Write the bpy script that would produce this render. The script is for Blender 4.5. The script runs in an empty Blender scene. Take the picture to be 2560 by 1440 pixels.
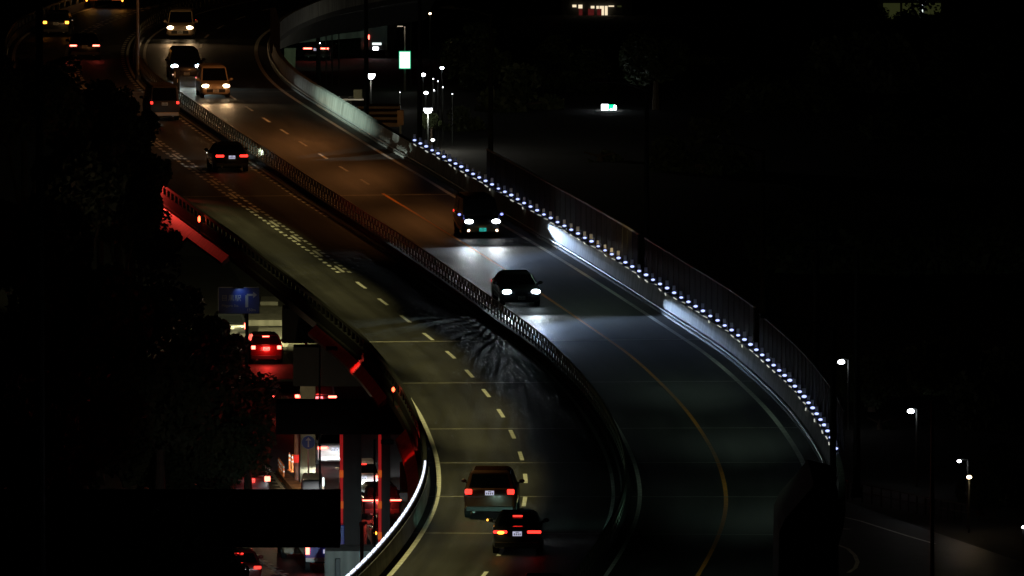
import bpy, bmesh, math, random
import numpy as np
from mathutils import Vector, Matrix
S = bpy.context.scene
random.seed(7)
rng = np.random.RandomState(11)
R = math.radians

# ------------------------------------------------------------------ camera, world, exposure
F = 34177.0      # focal length in photograph pixels
YH = -1862.0     # row of the horizon
HC = 55.0        # camera height above the street
D = 8.0          # height of the expressway deck
PITCH = math.atan((720 - YH) / F)
cam_d = bpy.data.cameras.new('camera'); cam = bpy.data.objects.new('camera', cam_d)
S.collection.objects.link(cam); S.camera = cam
cam.location = (0, 0, HC); cam.rotation_euler = (math.pi / 2 - PITCH, 0, 0)
FP = F / math.cos(PITCH)
cam_d.sensor_width = 36.0; cam_d.lens = FP * 36.0 / 2560.0
cam_d.clip_start = 1.0; cam_d.clip_end = 5000.0
W = bpy.data.worlds.new('World'); S.world = W; W.use_nodes = True
bg = W.node_tree.nodes['Background']
sky = W.node_tree.nodes.new('ShaderNodeTexSky'); sky.sky_type = 'NISHITA'; sky.sun_disc = False
sky.sun_elevation = R(-4); sky.sun_rotation = R(200)
W.node_tree.links.new(sky.outputs[0], bg.inputs[0]); bg.inputs[1].default_value = 0.004
S.view_settings.view_transform = 'Standard'; S.view_settings.look = 'None'
S.view_settings.exposure = 0.0; S.view_settings.gamma = 1.0
S.cycles.max_bounces = 4; S.cycles.diffuse_bounces = 2; S.cycles.glossy_bounces = 3
S.cycles.sample_clamp_indirect = 2.0

# ------------------------------------------------------------------ surveying: where a line of sight meets a height or a distance
def ray(x, y):
    cx = (x - 1280) / FP; cy = -(y - 720) / FP
    return Vector((cx, math.cos(PITCH) + cy * math.sin(PITCH), -math.sin(PITCH) + cy * math.cos(PITCH)))
def P(x, y, z=0.0):
    d = ray(x, y); t = (z - HC) / d.z
    return Vector((d.x * t, d.y * t, z))
def Q(x, y, Y):
    d = ray(x, y); t = Y / d.y
    return Vector((d.x * t, Y, HC + d.z * t))

# ------------------------------------------------------------------ master curve of the expressway (lane line of the right carriageway)
_O = [(627,34),(575,55),(534,75),(505,97),(497,135),(512,180),(545,218),(585,247),(628,275),(670,303),(717,333),(765,365),(813,394),(862,424),(914,455),(955,484),(1000,510),(1050,540),(1112,580),(1175,617),(1265,675),(1362,740),(1450,800),(1522,850),(1575,885),(1655,960),(1720,1028),(1745,1065),(1766,1098),(1791,1140),(1807,1186),(1818,1232),(1818,1257),(1814,1290),(1799,1340),(1774,1390),(1745,1440)]
pts = [np.array(P(x, y, D)[:2]) for x, y in _O][::-1]
def extend(p, q, k, n, ds=5.0):
    h = math.atan2(p[1] - q[1], p[0] - q[0]); out = []; c = np.array(p)
    for i in range(n):
        h += k * ds; c = c + ds * np.array([math.cos(h), math.sin(h)]); out.append(c.copy())
    return out
near = extend(pts[0], pts[2], -1 / 420.0, 14)
far = extend(pts[-1], pts[-3], -1 / 95.0, 5)
far = far + extend(far[-1], far[-2], 0.0, 2)
pts = np.array(near[::-1] + pts + far)
seg = np.hypot(*np.diff(pts, axis=0).T); ss = np.concatenate([[0], np.cumsum(seg)])
sg = np.arange(0, ss[-1], 1.0)
cx_ = np.interp(sg, ss, pts[:, 0]); cy_ = np.interp(sg, ss, pts[:, 1])
ker = np.exp(-0.5 * (np.arange(-16, 17) / 5.5) ** 2); ker /= ker.sum()
def smooth(a):
    b = np.concatenate([2 * a[0] - a[16:0:-1], a, 2 * a[-1] - a[-2:-18:-1]])
    return np.convolve(b, ker, 'valid')
cx_ = smooth(cx_); cy_ = smooth(cy_)
tx_ = np.gradient(cx_); ty_ = np.gradient(cy_); ln = np.hypot(tx_, ty_); tx_ /= ln; ty_ /= ln
SMAX = float(sg[-1])
def C(s, off=0.0, z=D):
    x = np.interp(s, sg, cx_); y = np.interp(s, sg, cy_); tx = np.interp(s, sg, tx_); ty = np.interp(s, sg, ty_)
    return Vector((x + ty * off, y - tx * off, z))
def T(s):
    tx = np.interp(s, sg, tx_); ty = np.interp(s, sg, ty_)
    v = Vector((tx, ty, 0)); return v.normalized()
def s_at(x, y, z=D):
    p = P(x, y, z); i = np.argmin((cx_ - p.x) ** 2 + (cy_ - p.y) ** 2)
    t = Vector((tx_[i], ty_[i])); return float(sg[i] + (p.x - cx_[i]) * t.x + (p.y - cy_[i]) * t.y)

# ------------------------------------------------------------------ materials
def nt(name):
    m = bpy.data.materials.new(name); m.use_nodes = True
    return m, m.node_tree, m.node_tree.nodes['Principled BSDF']
def mat(name, col, rough=0.6, metal=0.0, var=0.25, scale=3.0, bump=0.0, bscale=30.0, stain=0.0, coat=0.0, spec=0.5, rvar=0.0):
    m, t, b = nt(name); N = t.nodes; L = t.links
    tc = N.new('ShaderNodeTexCoord')
    n1 = N.new('ShaderNodeTexNoise'); n1.inputs['Scale'].default_value = scale; n1.inputs['Detail'].default_value = 6
    L.new(tc.outputs['Object'], n1.inputs['Vector'])
    rmp = N.new('ShaderNodeMapRange'); rmp.inputs['From Min'].default_value = 0.3; rmp.inputs['From Max'].default_value = 0.7
    rmp.inputs['To Min'].default_value = 1 - var; rmp.inputs['To Max'].default_value = 1 + var
    L.new(n1.outputs['Fac'], rmp.inputs['Value'])
    mul = N.new('ShaderNodeVectorMath'); mul.operation = 'SCALE'; mul.inputs[0].default_value = col
    last = rmp.outputs[0]
    if stain:
        mp = N.new('ShaderNodeMapping'); mp.inputs['Scale'].default_value = (2.2, 2.2, 0.12)
        n2 = N.new('ShaderNodeTexNoise'); n2.inputs['Scale'].default_value = 1.2; n2.inputs['Detail'].default_value = 8
        L.new(tc.outputs['Object'], mp.inputs[0]); L.new(mp.outputs[0], n2.inputs['Vector'])
        r2 = N.new('ShaderNodeMapRange'); r2.inputs['From Min'].default_value = 0.35; r2.inputs['From Max'].default_value = 0.65
        r2.inputs['To Min'].default_value = 1 - stain; r2.inputs['To Max'].default_value = 1.0
        L.new(n2.outputs['Fac'], r2.inputs['Value'])
        mm = N.new('ShaderNodeMath'); mm.operation = 'MULTIPLY'; L.new(last, mm.inputs[0]); L.new(r2.outputs[0], mm.inputs[1]); last = mm.outputs[0]
    L.new(last, mul.inputs['Scale']); L.new(mul.outputs[0], b.inputs['Base Color'])
    b.inputs['Roughness'].default_value = rough; b.inputs['Metallic'].default_value = metal
    b.inputs['Coat Weight'].default_value = coat; b.inputs['Specular IOR Level'].default_value = spec
    if rvar:
        r3 = N.new('ShaderNodeMapRange'); r3.inputs['From Min'].default_value = 0.3; r3.inputs['From Max'].default_value = 0.7
        r3.inputs['To Min'].default_value = rough - rvar; r3.inputs['To Max'].default_value = rough + rvar
        L.new(n1.outputs['Fac'], r3.inputs['Value']); L.new(r3.outputs[0], b.inputs['Roughness'])
    if bump:
        n3 = N.new('ShaderNodeTexNoise'); n3.inputs['Scale'].default_value = bscale; n3.inputs['Detail'].default_value = 3
        L.new(tc.outputs['Object'], n3.inputs['Vector'])
        bp = N.new('ShaderNodeBump'); bp.inputs['Strength'].default_value = bump; bp.inputs['Distance'].default_value = 0.02
        L.new(n3.outputs['Fac'], bp.inputs['Height']); L.new(bp.outputs[0], b.inputs['Normal'])
    return m
def emi(name, col, strength, base=(0.02, 0.02, 0.02)):
    m, t, b = nt(name); b.inputs['Base Color'].default_value = (*base, 1)
    b.inputs['Emission Color'].default_value = (*col, 1); b.inputs['Emission Strength'].default_value = strength
    return m
M = dict(
    asphalt=mat('asphalt', (0.05, 0.05, 0.048), 0.54, var=0.28, scale=0.35, bump=0.35, bscale=9, rvar=0.05),
    street_asphalt=mat('street_asphalt', (0.045, 0.044, 0.042), 0.55, var=0.3, scale=0.5, bump=0.3, bscale=9),
    ground=mat('ground', (0.02, 0.02, 0.017), 0.9, var=0.4, scale=0.2),
    white_paint=mat('white_paint', (0.8, 0.8, 0.74), 0.6, var=0.22, scale=2.5),
    orange_paint=mat('orange_paint', (0.85, 0.33, 0.05), 0.6, var=0.2, scale=2.5),
    concrete=mat('concrete', (0.24, 0.24, 0.215), 0.75, var=0.18, scale=0.8, stain=0.45, bump=0.2, bscale=6),
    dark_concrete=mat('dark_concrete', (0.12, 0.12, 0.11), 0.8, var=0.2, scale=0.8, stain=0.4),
    steel=mat('steel', (0.35, 0.36, 0.38), 0.38, metal=0.9, var=0.1, scale=2),
    joint=mat('joint_steel', (0.5, 0.48, 0.4), 0.5, metal=0.1, var=0.3, scale=4),
    dark_steel=mat('dark_steel', (0.03, 0.035, 0.035), 0.5, metal=0.4, var=0.2, scale=2),
    black_steel=mat('black_steel', (0.012, 0.013, 0.013), 0.6, var=0.2, scale=2),
    pier_dark=mat('shaded_concrete', (0.03, 0.03, 0.028), 0.8, var=0.3, scale=1, stain=.4),  # unlit darkness of deck and piers put into the colour
    pier_black=mat('shaded_black_concrete', (0.012, 0.012, 0.011), 0.85, var=0.3, scale=1, stain=.4, spec=.2),  # shade on the pier beams put into the colour
    screen=mat('screen_paint', (0.10, 0.10, 0.07), 0.55, metal=0.2, var=0.3, scale=3),
    panel=mat('translucent_panel', (0.022, 0.019, 0.012), 0.75, metal=0.0, spec=0.25, var=0.5, scale=1.2, stain=0.4),
    galv=mat('galvanised', (0.3, 0.3, 0.3), 0.45, metal=0.7, var=0.1, scale=5),
    red_lit_steel=mat('girder_red_light', (0.22, 0.02, 0.018), 0.5, var=0.3, scale=0.7, stain=0.6),  # red light on the flange put into its base colour
    glass=mat('dark_glass', (0.006, 0.007, 0.008), 0.08, var=0.0, spec=0.6),
    rubber=mat('rubber', (0.012, 0.012, 0.012), 0.8, var=0.1),
    rim=mat('rim', (0.25, 0.25, 0.25), 0.35, metal=0.9, var=0.05),
    plastic=mat('black_plastic', (0.015, 0.015, 0.015), 0.5, var=0.1),
    p_black=mat('black_car_paint', (0.008, 0.009, 0.011), 0.3, coat=1.0, var=0.0),
    p_dark=mat('dark_grey_car_paint', (0.02, 0.02, 0.024), 0.3, coat=1.0, var=0.0),
    p_bronze=mat('bronze_car_paint', (0.075, 0.02, 0.005), 0.3, metal=0.2, coat=1.0, var=0.0),
    p_white=mat('white_car_paint', (0.72, 0.70, 0.66), 0.35, coat=0.6, var=0.03),
    p_cream=mat('cream_car_paint', (0.55, 0.42, 0.28), 0.35, coat=0.6, var=0.03),
    p_red=mat('red_car_paint', (0.10, 0.012, 0.012), 0.3, coat=1.0, var=0.0),
    p_blue=mat('blue_truck_paint', (0.02, 0.05, 0.35), 0.35, coat=0.6, var=0.05),
    p_green=mat('green_roof_paint', (0.10, 0.55, 0.03), 0.4, coat=0.4, var=0.05),
    leaf=mat('leaf', (0.04, 0.055, 0.022), 0.6, var=0.5, scale=0.8),
    bark=mat('bark', (0.06, 0.045, 0.03), 0.9, var=0.3, scale=4),
    brick=mat('brown_cladding', (0.20, 0.12, 0.07), 0.7, var=0.3, scale=1.5),
    facade=mat('dark_facade', (0.05, 0.05, 0.045), 0.8, var=0.3, scale=0.3, stain=0.3),
    olive=mat('olive_concrete', (0.22, 0.21, 0.13), 0.8, var=0.2, scale=1.5, stain=0.3),
    sign_blue=mat('sign_blue', (0.006, 0.03, 0.25), 0.4, var=0.05),
    sign_white=mat('sign_white', (0.34, 0.34, 0.38), 0.4, var=0.05),
    cone=mat('orange_plastic', (0.8, 0.2, 0.03), 0.5, var=0.1),
    reflector=mat('white_reflector', (0.75, 0.75, 0.72), 0.3, var=0.05),
    plate=mat('plate_white', (0.7, 0.7, 0.7), 0.4, var=0.05),
    plate_mark=mat('plate_mark', (0.05, 0.12, 0.08), 0.5, var=0.05),
    e_head_white=emi('headlight_white', (0.9, 0.96, 1.0), 22),
    e_head_blue=emi('headlight_cool', (0.72, 0.88, 1.0), 22),
    e_head_warm=emi('headlight_warm', (1.0, 0.72, 0.42), 20),
    e_fog=emi('fog_lamp', (1.0, 0.62, 0.4), 6),
    e_tail=emi('tail_light', (1.0, 0.03, 0.02), 3.2),
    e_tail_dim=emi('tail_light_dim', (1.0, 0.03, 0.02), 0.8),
    e_brake=emi('brake_light', (1.0, 0.09, 0.06), 11),
    e_amber=emi('amber_light', (1.0, 0.32, 0.03), 6),
    e_plate=emi('lit_plate', (0.75, 0.75, 1.0), 0.55, (0.6, 0.6, 0.6)),
    e_plate_warm=emi('lit_plate_warm', (1.0, 0.75, 0.55), 0.4, (0.6, 0.6, 0.6)),
    e_teal=emi('teal_plate', (0.03, 0.75, 0.62), 0.55),
    e_led=emi('guide_led', (0.42, 0.5, 1.0), 1.9),
    e_edge_glow=emi('edge_glow_red', (1, .03, .03), .2, (.3, .02, .02)),
    e_band=emi('edge_glow_orange', (1, .16, .02), .4),
    e_strip=emi('rail_shine_glow', (0.8, 0.85, 1.0), 1.6),
    e_lamp=emi('lamp_white', (0.9, 0.95, 1.0), 12),
    e_lamp_warm=emi('lamp_warm', (1.0, 0.75, 0.4), 10),
    e_red=emi('red_glow', (1.0, 0.06, 0.02), 10),
    e_sign=emi('lit_white_face', (0.85, 1.0, 0.95), 1.6),
    e_green=emi('lit_green_face', (0.0, 0.55, 0.22), 1.0),
    e_win=emi('lit_window', (1.0, 0.82, 0.55), 1.0),
    e_winred=emi('lit_window_red', (0.5, 0.05, 0.05), 0.12),
    e_winolive=emi('lit_window_olive', (0.35, 0.4, 0.12), 0.05),
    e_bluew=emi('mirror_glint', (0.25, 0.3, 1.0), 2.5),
)

# ------------------------------------------------------------------ mesh helpers
class MB:
    def __init__(s): s.b = bmesh.new()
    def box(s, c, d, rz=0.0, rx=0.0, ry=0.0):
        m = Matrix.Translation(Vector(c)) @ Matrix.Rotation(rz, 4, 'Z') @ Matrix.Rotation(rx, 4, 'X') @ Matrix.Rotation(ry, 4, 'Y') @ Matrix.Diagonal((d[0], d[1], d[2], 1))
        bmesh.ops.create_cube(s.b, size=1.0, matrix=m); return s
    def cyl(s, a, b, r0, r1=None, n=10):
        a = Vector(a); b = Vector(b); d = b - a; r1 = r0 if r1 is None else r1
        m = Matrix.Translation((a + b) / 2) @ d.to_track_quat('Z', 'Y').to_matrix().to_4x4()
        bmesh.ops.create_cone(s.b, cap_ends=True, segments=n, radius1=r0, radius2=r1, depth=d.length, matrix=m); return s
    def ell(s, c, d, rz=0.0, u=12, v=8):
        m = Matrix.Translation(Vector(c)) @ Matrix.Rotation(rz, 4, 'Z') @ Matrix.Diagonal((d[0], d[1], d[2], 1))
        bmesh.ops.create_uvsphere(s.b, u_segments=u, v_segments=v, radius=0.5, matrix=m); return s
    def quad(s, vs):
        s.b.faces.new([s.b.verts.new(Vector(v)) for v in vs]); return s
    def slab(s, vs, n, th):   # a polygon given thickness th, centred
        n = Vector(n).normalized(); a = [s.b.verts.new(Vector(v) + n * th / 2) for v in vs]; b = [s.b.verts.new(Vector(v) - n * th / 2) for v in vs]
        s.b.faces.new(a); s.b.faces.new(b[::-1])
        k = len(vs)
        for i in range(k): s.b.faces.new([a[i], b[i], b[(i + 1) % k], a[(i + 1) % k]])
        return s
    def loft(s, rings, cap=True):
        R_ = [[s.b.verts.new(Vector(v)) for v in r] for r in rings]; k = len(R_[0])
        for i in range(len(R_) - 1):
            for j in range(k): s.b.faces.new([R_[i][j], R_[i][(j + 1) % k], R_[i + 1][(j + 1) % k], R_[i + 1][j]])
        if cap: s.b.faces.new(R_[0][::-1]); s.b.faces.new(R_[-1])
        return s
    def sweep(s, prof, s0, s1, step=3.0):   # closed profile of (offset, z) swept along the master curve
        n = max(1, int(math.ceil((s1 - s0) / step)))
        return s.loft([[C(s0 + (s1 - s0) * i / n, o, z) for o, z in prof] for i in range(n + 1)])
    def ribbon(s, o0, o1, z, s0, s1, step=3.0):
        n = max(1, int(math.ceil((s1 - s0) / step)))
        for i in range(n):
            a = s0 + (s1 - s0) * i / n; b = s0 + (s1 - s0) * (i + 1) / n
            s.quad([C(a, o0, z), C(a, o1, z), C(b, o1, z), C(b, o0, z)])
        return s
    def build(s, name, m, parent=None, smooth=False, bevel=0.0, subd=0):
        bmesh.ops.remove_doubles(s.b, verts=s.b.verts, dist=1e-5)
        bmesh.ops.recalc_face_normals(s.b, faces=s.b.faces)
        me = bpy.data.meshes.new(name); s.b.to_mesh(me); s.b.free()
        me.materials.append(M[m] if isinstance(m, str) else m)
        o = bpy.data.objects.new(name, me); S.collection.objects.link(o)
        if parent is not None: o.parent = parent
        if smooth:
            for p in me.polygons: p.use_smooth = True
        if bevel:
            md = o.modifiers.new('bevel', 'BEVEL'); md.width = bevel; md.segments = 2; md.limit_method = 'ANGLE'; md.angle_limit = R(35)
        if subd:
            md = o.modifiers.new('sub', 'SUBSURF'); md.levels = subd; md.render_levels = subd
        return o
def tag(o, label=None, cat=None, group=None, kind=None):
    if label: o['label'] = label
    if cat: o['category'] = cat
    if group: o['group'] = group
    if kind: o['kind'] = kind
    return o
def thing(name, loc=(0, 0, 0), rz=0.0, label=None, cat=None, group=None):
    o = bpy.data.objects.new(name, None); S.collection.objects.link(o); o.empty_display_size = 0.3
    o.location = loc; o.rotation_euler = (0, 0, rz); return tag(o, label, cat, group)
def struct(o): o['kind'] = 'structure'; return o
def dup(root, loc, rz, label=None):
    def cp(o, par):
        c = o.copy(); S.collection.objects.link(c)
        if par is not None: c.parent = par
        for ch in list(o.children): cp(ch, c)
        return c
    r = cp(root, None); r.location = loc; r.rotation_euler = (0, 0, rz)
    if label: r['label'] = label
    return r
def light(kind, energy, col, loc, aim=None, size=60, blend=0.5, radius=0.08, parent=None, name='light', wide=1.0):
    l = bpy.data.lights.new(name, kind); l.energy = energy; l.color = col; l.shadow_soft_size = radius
    if kind == 'SPOT': l.spot_size = R(size); l.spot_blend = blend
    o = bpy.data.objects.new(name, l); S.collection.objects.link(o)
    o.location = loc
    if aim is not None:
        o.rotation_euler = (Vector(aim) - Vector(loc)).to_track_quat('-Z', 'Y').to_euler()
    o.scale = (wide, 1, 1)
    if parent is not None: o.parent = parent
    return o
def text_mesh(body, size, m, parent, loc, rot, name='lettering', ext=0.004):
    cu = bpy.data.curves.new(name, 'FONT'); cu.body = body; cu.size = size; cu.extrude = ext; cu.align_x = 'CENTER'; cu.align_y = 'CENTER'
    o = bpy.data.objects.new(name, cu); S.collection.objects.link(o)
    bpy.context.view_layer.update()
    me = bpy.data.meshes.new_from_object(o.evaluated_get(bpy.context.evaluated_depsgraph_get()))
    bpy.data.objects.remove(o)
    me.materials.clear(); me.materials.append(M[m])
    o = bpy.data.objects.new(name, me); S.collection.objects.link(o)
    o.parent = parent; o.location = loc; o.rotation_euler = rot
    return o

# ------------------------------------------------------------------ large structure: ground, deck, carriageways
def road_mat(name, centres):
    m, t, b = nt(name); N = t.nodes; L = t.links
    uv = N.new('ShaderNodeUVMap'); sx = N.new('ShaderNodeSeparateXYZ'); L.new(uv.outputs[0], sx.inputs[0])
    def math_(op, a, b_=None, c=None):
        n_ = N.new('ShaderNodeMath'); n_.operation = op
        for i, v in enumerate((a, b_, c)):
            if v is None: continue
            if isinstance(v, (int, float)): n_.inputs[i].default_value = v
            else: L.new(v, n_.inputs[i])
        return n_.outputs[0]
    def noise(sc, scale, det=5):
        mp = N.new('ShaderNodeMapping'); mp.inputs['Scale'].default_value = sc; L.new(uv.outputs[0], mp.inputs[0])
        n_ = N.new('ShaderNodeTexNoise'); n_.inputs['Scale'].default_value = scale; n_.inputs['Detail'].default_value = det; L.new(mp.outputs[0], n_.inputs['Vector']); return n_.outputs['Fac']
    def rng_(v, a, b_, c, d):
        n_ = N.new('ShaderNodeMapRange'); n_.inputs[1].default_value = a; n_.inputs[2].default_value = b_; n_.inputs[3].default_value = c; n_.inputs[4].default_value = d; L.new(v, n_.inputs[0]); return n_.outputs[0]
    track = None
    for c in centres:          # polished wheel tracks either side of each lane centre
        d_ = math_('ABSOLUTE', math_('SUBTRACT', math_('ABSOLUTE', math_('SUBTRACT', sx.outputs[0], c)), 0.78))
        g_ = rng_(d_, 0.0, 0.42, 1.0, 0.0); track = g_ if track is None else math_('MAXIMUM', track, g_)
    long_ = rng_(noise((1.6, .03, 1), 2.0, 6), .3, .7, .78, 1.22)
    patch = rng_(noise((.25, .07, 1), 1.0, 2), .42, .58, .7, 1.28)
    grain = rng_(noise((1, .35, 1), 9.0, 3), .3, .7, .65, 1.35)
    blot = rng_(noise((1, .25, 1), 1.1, 6), .3, .7, .8, 1.15)
    v = math_('MULTIPLY', math_('MULTIPLY', long_, patch), math_('MULTIPLY', grain, blot))
    v = math_('MULTIPLY', v, math_('SUBTRACT', 1.0, math_('MULTIPLY', track, .34)))
    sc_ = N.new('ShaderNodeVectorMath'); sc_.operation = 'SCALE'; sc_.inputs[0].default_value = (.036, .036, .034); L.new(v, sc_.inputs['Scale'])
    L.new(sc_.outputs[0], b.inputs['Base Color'])
    r_ = math_('SUBTRACT', math_('ADD', .52, math_('MULTIPLY', grain, .05)), math_('MULTIPLY', track, .05)); L.new(r_, b.inputs['Roughness'])
    b.inputs['Specular IOR Level'].default_value = .42
    bp = N.new('ShaderNodeBump'); bp.inputs['Strength'].default_value = .6; bp.inputs['Distance'].default_value = .02
    L.new(noise((1, .5, 1), 14.0, 2), bp.inputs['Height']); L.new(bp.outputs[0], b.inputs['Normal'])
    return m
def road_sheet(name, o0, o1, z, m):
    b = bmesh.new(); uvl = b.loops.layers.uv.new('UVMap'); n = int((S1 - S0) / 2)
    def vv(s, o): return b.verts.new(C(s, o, z))
    prev = (vv(S0, o0), vv(S0, o1)); sp = S0
    for i in range(1, n + 1):
        s_ = S0 + (S1 - S0) * i / n; cur = (vv(s_, o0), vv(s_, o1)); f = b.faces.new([prev[0], prev[1], cur[1], cur[0]])
        for lp_, (u_, v_) in zip(f.loops, ((o0, sp), (o1, sp), (o1, s_), (o0, s_))): lp_[uvl].uv = (u_, v_)
        prev = cur; sp = s_
    bmesh.ops.recalc_face_normals(b, faces=b.faces)
    me = bpy.data.meshes.new(name); b.to_mesh(me); b.free(); me.materials.append(m)
    o = bpy.data.objects.new(name, me); S.collection.objects.link(o); return struct(o)
g = MB(); g.quad([(-900, -200, 0), (900, -200, 0), (900, 2600, 0), (-900, 2600, 0)]); struct(g.build('ground', 'ground'))
S0, S1 = 6.0, SMAX - 4
RF = 4.05; MD = -3.78; LF = -11.45
road_r = road_sheet('expressway_road', MD + 0.15, RF + 0.05, D, road_mat('worn_asphalt', (1.65, -1.65)))
road_l = road_sheet('expressway_road', LF + 0.05, MD - 0.15, D, road_mat('worn_asphalt', (-5.95, -9.25)))
Z1 = D + 0.005
s_solid = s_at(955, 484); s_lad = s_at(866, 682)
m = MB(); m.ribbon(3.2, 3.41, Z1, S0, S1, 2); m.build('edge_line', 'white_paint', road_r)
m = MB(); m.ribbon(-3.34, -3.18, Z1, S0, S1, 2); m.build('edge_line', 'white_paint', road_r)
m = MB(); m.ribbon(-0.08, 0.08, Z1, S0, s_solid, 2); m.build('lane_line', 'orange_paint', road_r)
m = MB(); s = s_at(914, 455)
while s < S1 - 4: m.ribbon(-0.075, 0.075, Z1, s - 2, s + 2, 2); s += 10
m.build('lane_dashes', 'white_paint', road_r)
m = MB(); m.ribbon(-4.34, -4.2, Z1, S0, S1, 2); m.build('edge_line', 'white_paint', road_l)
m = MB(); m.ribbon(-11.03, -10.84, Z1, S0, S1, 2); m.build('edge_line', 'white_paint', road_l)
m = MB(); s = s_at(902, 713) - 20 * 10
while s < S0 + 5: s += 10
while s < S1 - 4: m.ribbon(-7.68, -7.52, Z1, s - 2, s + 2, 2); s += 10
m.build('lane_dashes', 'white_paint', road_l)
m = MB(); s = s_lad
while s < S1 - 3:
    for o in (-7.86, -7.34): m.ribbon(o - 0.09, o + 0.09, Z1, s, s + 1.0, 2)
    s += 2
m.build('slowdown_marks', 'white_paint', road_l)
m = MB(); s = s_at(835, 542)
while s < S1 - 3:
    m.ribbon(-4.66, -4.46, Z1, s, s + 1.0, 2); s += 2
m.build('slowdown_marks', 'white_paint', road_l)
sj = [s_at(1000, 488), s_at(1520, 851), s_at(1655, 955), s_at(1740, 1071), s_at(1795, 1157), s_at(1818, 1243), s_at(1799, 1337), s_at(560, 231)]
for (rd, a, b) in ((road_r, -3.6, 3.95), (road_l, -11.3, -3.95)):
    m = MB()
    for k, s in enumerate(sj):
        w = 0.3 if k in (0, 1) else 0.2
        m.ribbon(a, b, D + 0.009, s, s + w * .45, 2); m.ribbon(a, b, D + 0.009, s + w * .6, s + w, 2)
    m.build('expansion_joint', 'joint', rd)
# viaduct body
via = thing('viaduct', (0, 0, 0), 0, 'long curving concrete viaduct carrying both carriageways', 'viaduct')
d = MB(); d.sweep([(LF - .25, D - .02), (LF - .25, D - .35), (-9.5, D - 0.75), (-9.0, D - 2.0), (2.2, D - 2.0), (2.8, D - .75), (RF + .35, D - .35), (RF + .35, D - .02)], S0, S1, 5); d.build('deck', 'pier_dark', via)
# right parapet: kerb lip + wall
rp = thing('concrete_parapet', (0, 0, 0), 0, 'tall concrete wall with a row of small lights along its top', 'wall')
w = MB(); w.sweep([(4.12, D), (4.24, D + .9), (4.48, D + .9), (4.5, D)], S0, S1, 2); w.build('wall', 'concrete', rp)
w = MB(); w.sweep([(3.98, D), (3.98, D + .1), (4.10, D + .12), (4.10, D)], S0, S1, 2); w.build('kerb', 'concrete', rp)
w = MB(); w.sweep([(4.0, D + .16), (3.97, D + .20), (4.0, D + .24), (4.06, D + .2)], S0, S1, 2); w.build('guard_pipe', 'galv', rp)
# left parapet: low kerb, posts and rails so that one can look through
lp = thing('metal_parapet', (0, 0, 0), 0, 'dark railing with posts along the left edge of the viaduct', 'railing')
w = MB(); w.sweep([(LF - .12, D), (LF - .12, D + .42), (LF + .12, D + .42), (LF + .14, D)], S0, S1, 2); w.build('kerb', 'black_steel', lp)
w = MB(); w.sweep([(LF - .08, D + .76), (LF - .08, D + .9), (LF + .06, D + .9), (LF + .06, D + .76)], S0, S1, 2); w.build('top_rail', 'black_steel', lp)
w = MB(); s = S0 + 1
while s < S1 - 1:
    t = T(s); w.box(C(s, LF, D + .59), (.12, 0.55, .36), math.atan2(t.y, t.x) - math.pi / 2); s += 2.0
tag(w.build('posts', 'black_steel', lp), kind='stuff')
sa = s_at(1010, 1360)
w = MB(); w.sweep([(LF + .14, D + .04), (LF + .13, D + .74), (LF + .16, D + .74), (LF + .2, D + .04)], S0, s_at(1050, 1215), 2); w.build('inner_panel', 'concrete', lp)
# handrail whose lamplit shine is made to glow, near stretch of the curve only
w = MB(); s = S0 + 2; e = s_at(1052, 1160, D + .9); SEG = 1.5
while s < e: w.sweep([(LF - .03, D + .925), (LF - .03, D + 1.0), (LF + .04, D + 1.0), (LF + .04, D + .925)], s, s + SEG, 1); s += SEG + .5
hr = w.build('glowing_rail', 'e_strip'); tag(hr, 'segmented white railing band with its shine made to glow at the inner curve', 'glowing handrail')
# median
mb_ = thing('median_barrier', (0, 0, 0), 0, 'dark barrier with an open glare screen between the two carriageways', 'barrier')
w = MB(); w.sweep([(MD - .2, D), (MD - .16, D + .2), (MD + .16, D + .2), (MD + .2, D)], S0, S1, 2); w.build('base', 'pier_dark', mb_)
w = MB()
for z_ in (.34, .62, .9): w.sweep([(MD - .03, D + z_), (MD - .03, D + z_ + .05), (MD + .03, D + z_ + .05), (MD + .03, D + z_)], S0, S1, 2)
w.build('screen_rails', 'screen', mb_)
w = MB(); s = S0 + 1
while s < S1 - 1:
    t = T(s); rz_ = math.atan2(t.y, t.x) - math.pi / 2
    w.box(C(s, MD, D + .42), (.03, 0.5, .42), rz_); w.box(C(s + .55, MD, D + .77), (.025, 0.78, .22), rz_); s += 1.3
tag(w.build('screen_panels', 'screen', mb_), kind='stuff')
# sloping flange outside the left parapet, built only where red light shows
fl = thing('girder_flange', (0, 0, 0), 0, 'red lit sloping steel flange below the left railing', 'girder')
for sa_, sb_, dd in ((s_at(560, 568), S1, 1.0), (s_at(650, 632), s_at(560, 568) - .05, .5), (s_at(1000, 985), s_at(862, 805), .5), (S0 + 20, s_at(1048, 1065), .6)):
    w = MB(); w.sweep([(LF - .26, D - .12), (LF - .26 - .69 * dd, D - .12 - .68 * dd), (LF - .26 - .69 * dd, D - .25 - .68 * dd), (LF - .26, D - .4)], sa_, sb_, 3); w.build('flange_stretch', 'red_lit_steel', fl)

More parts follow.
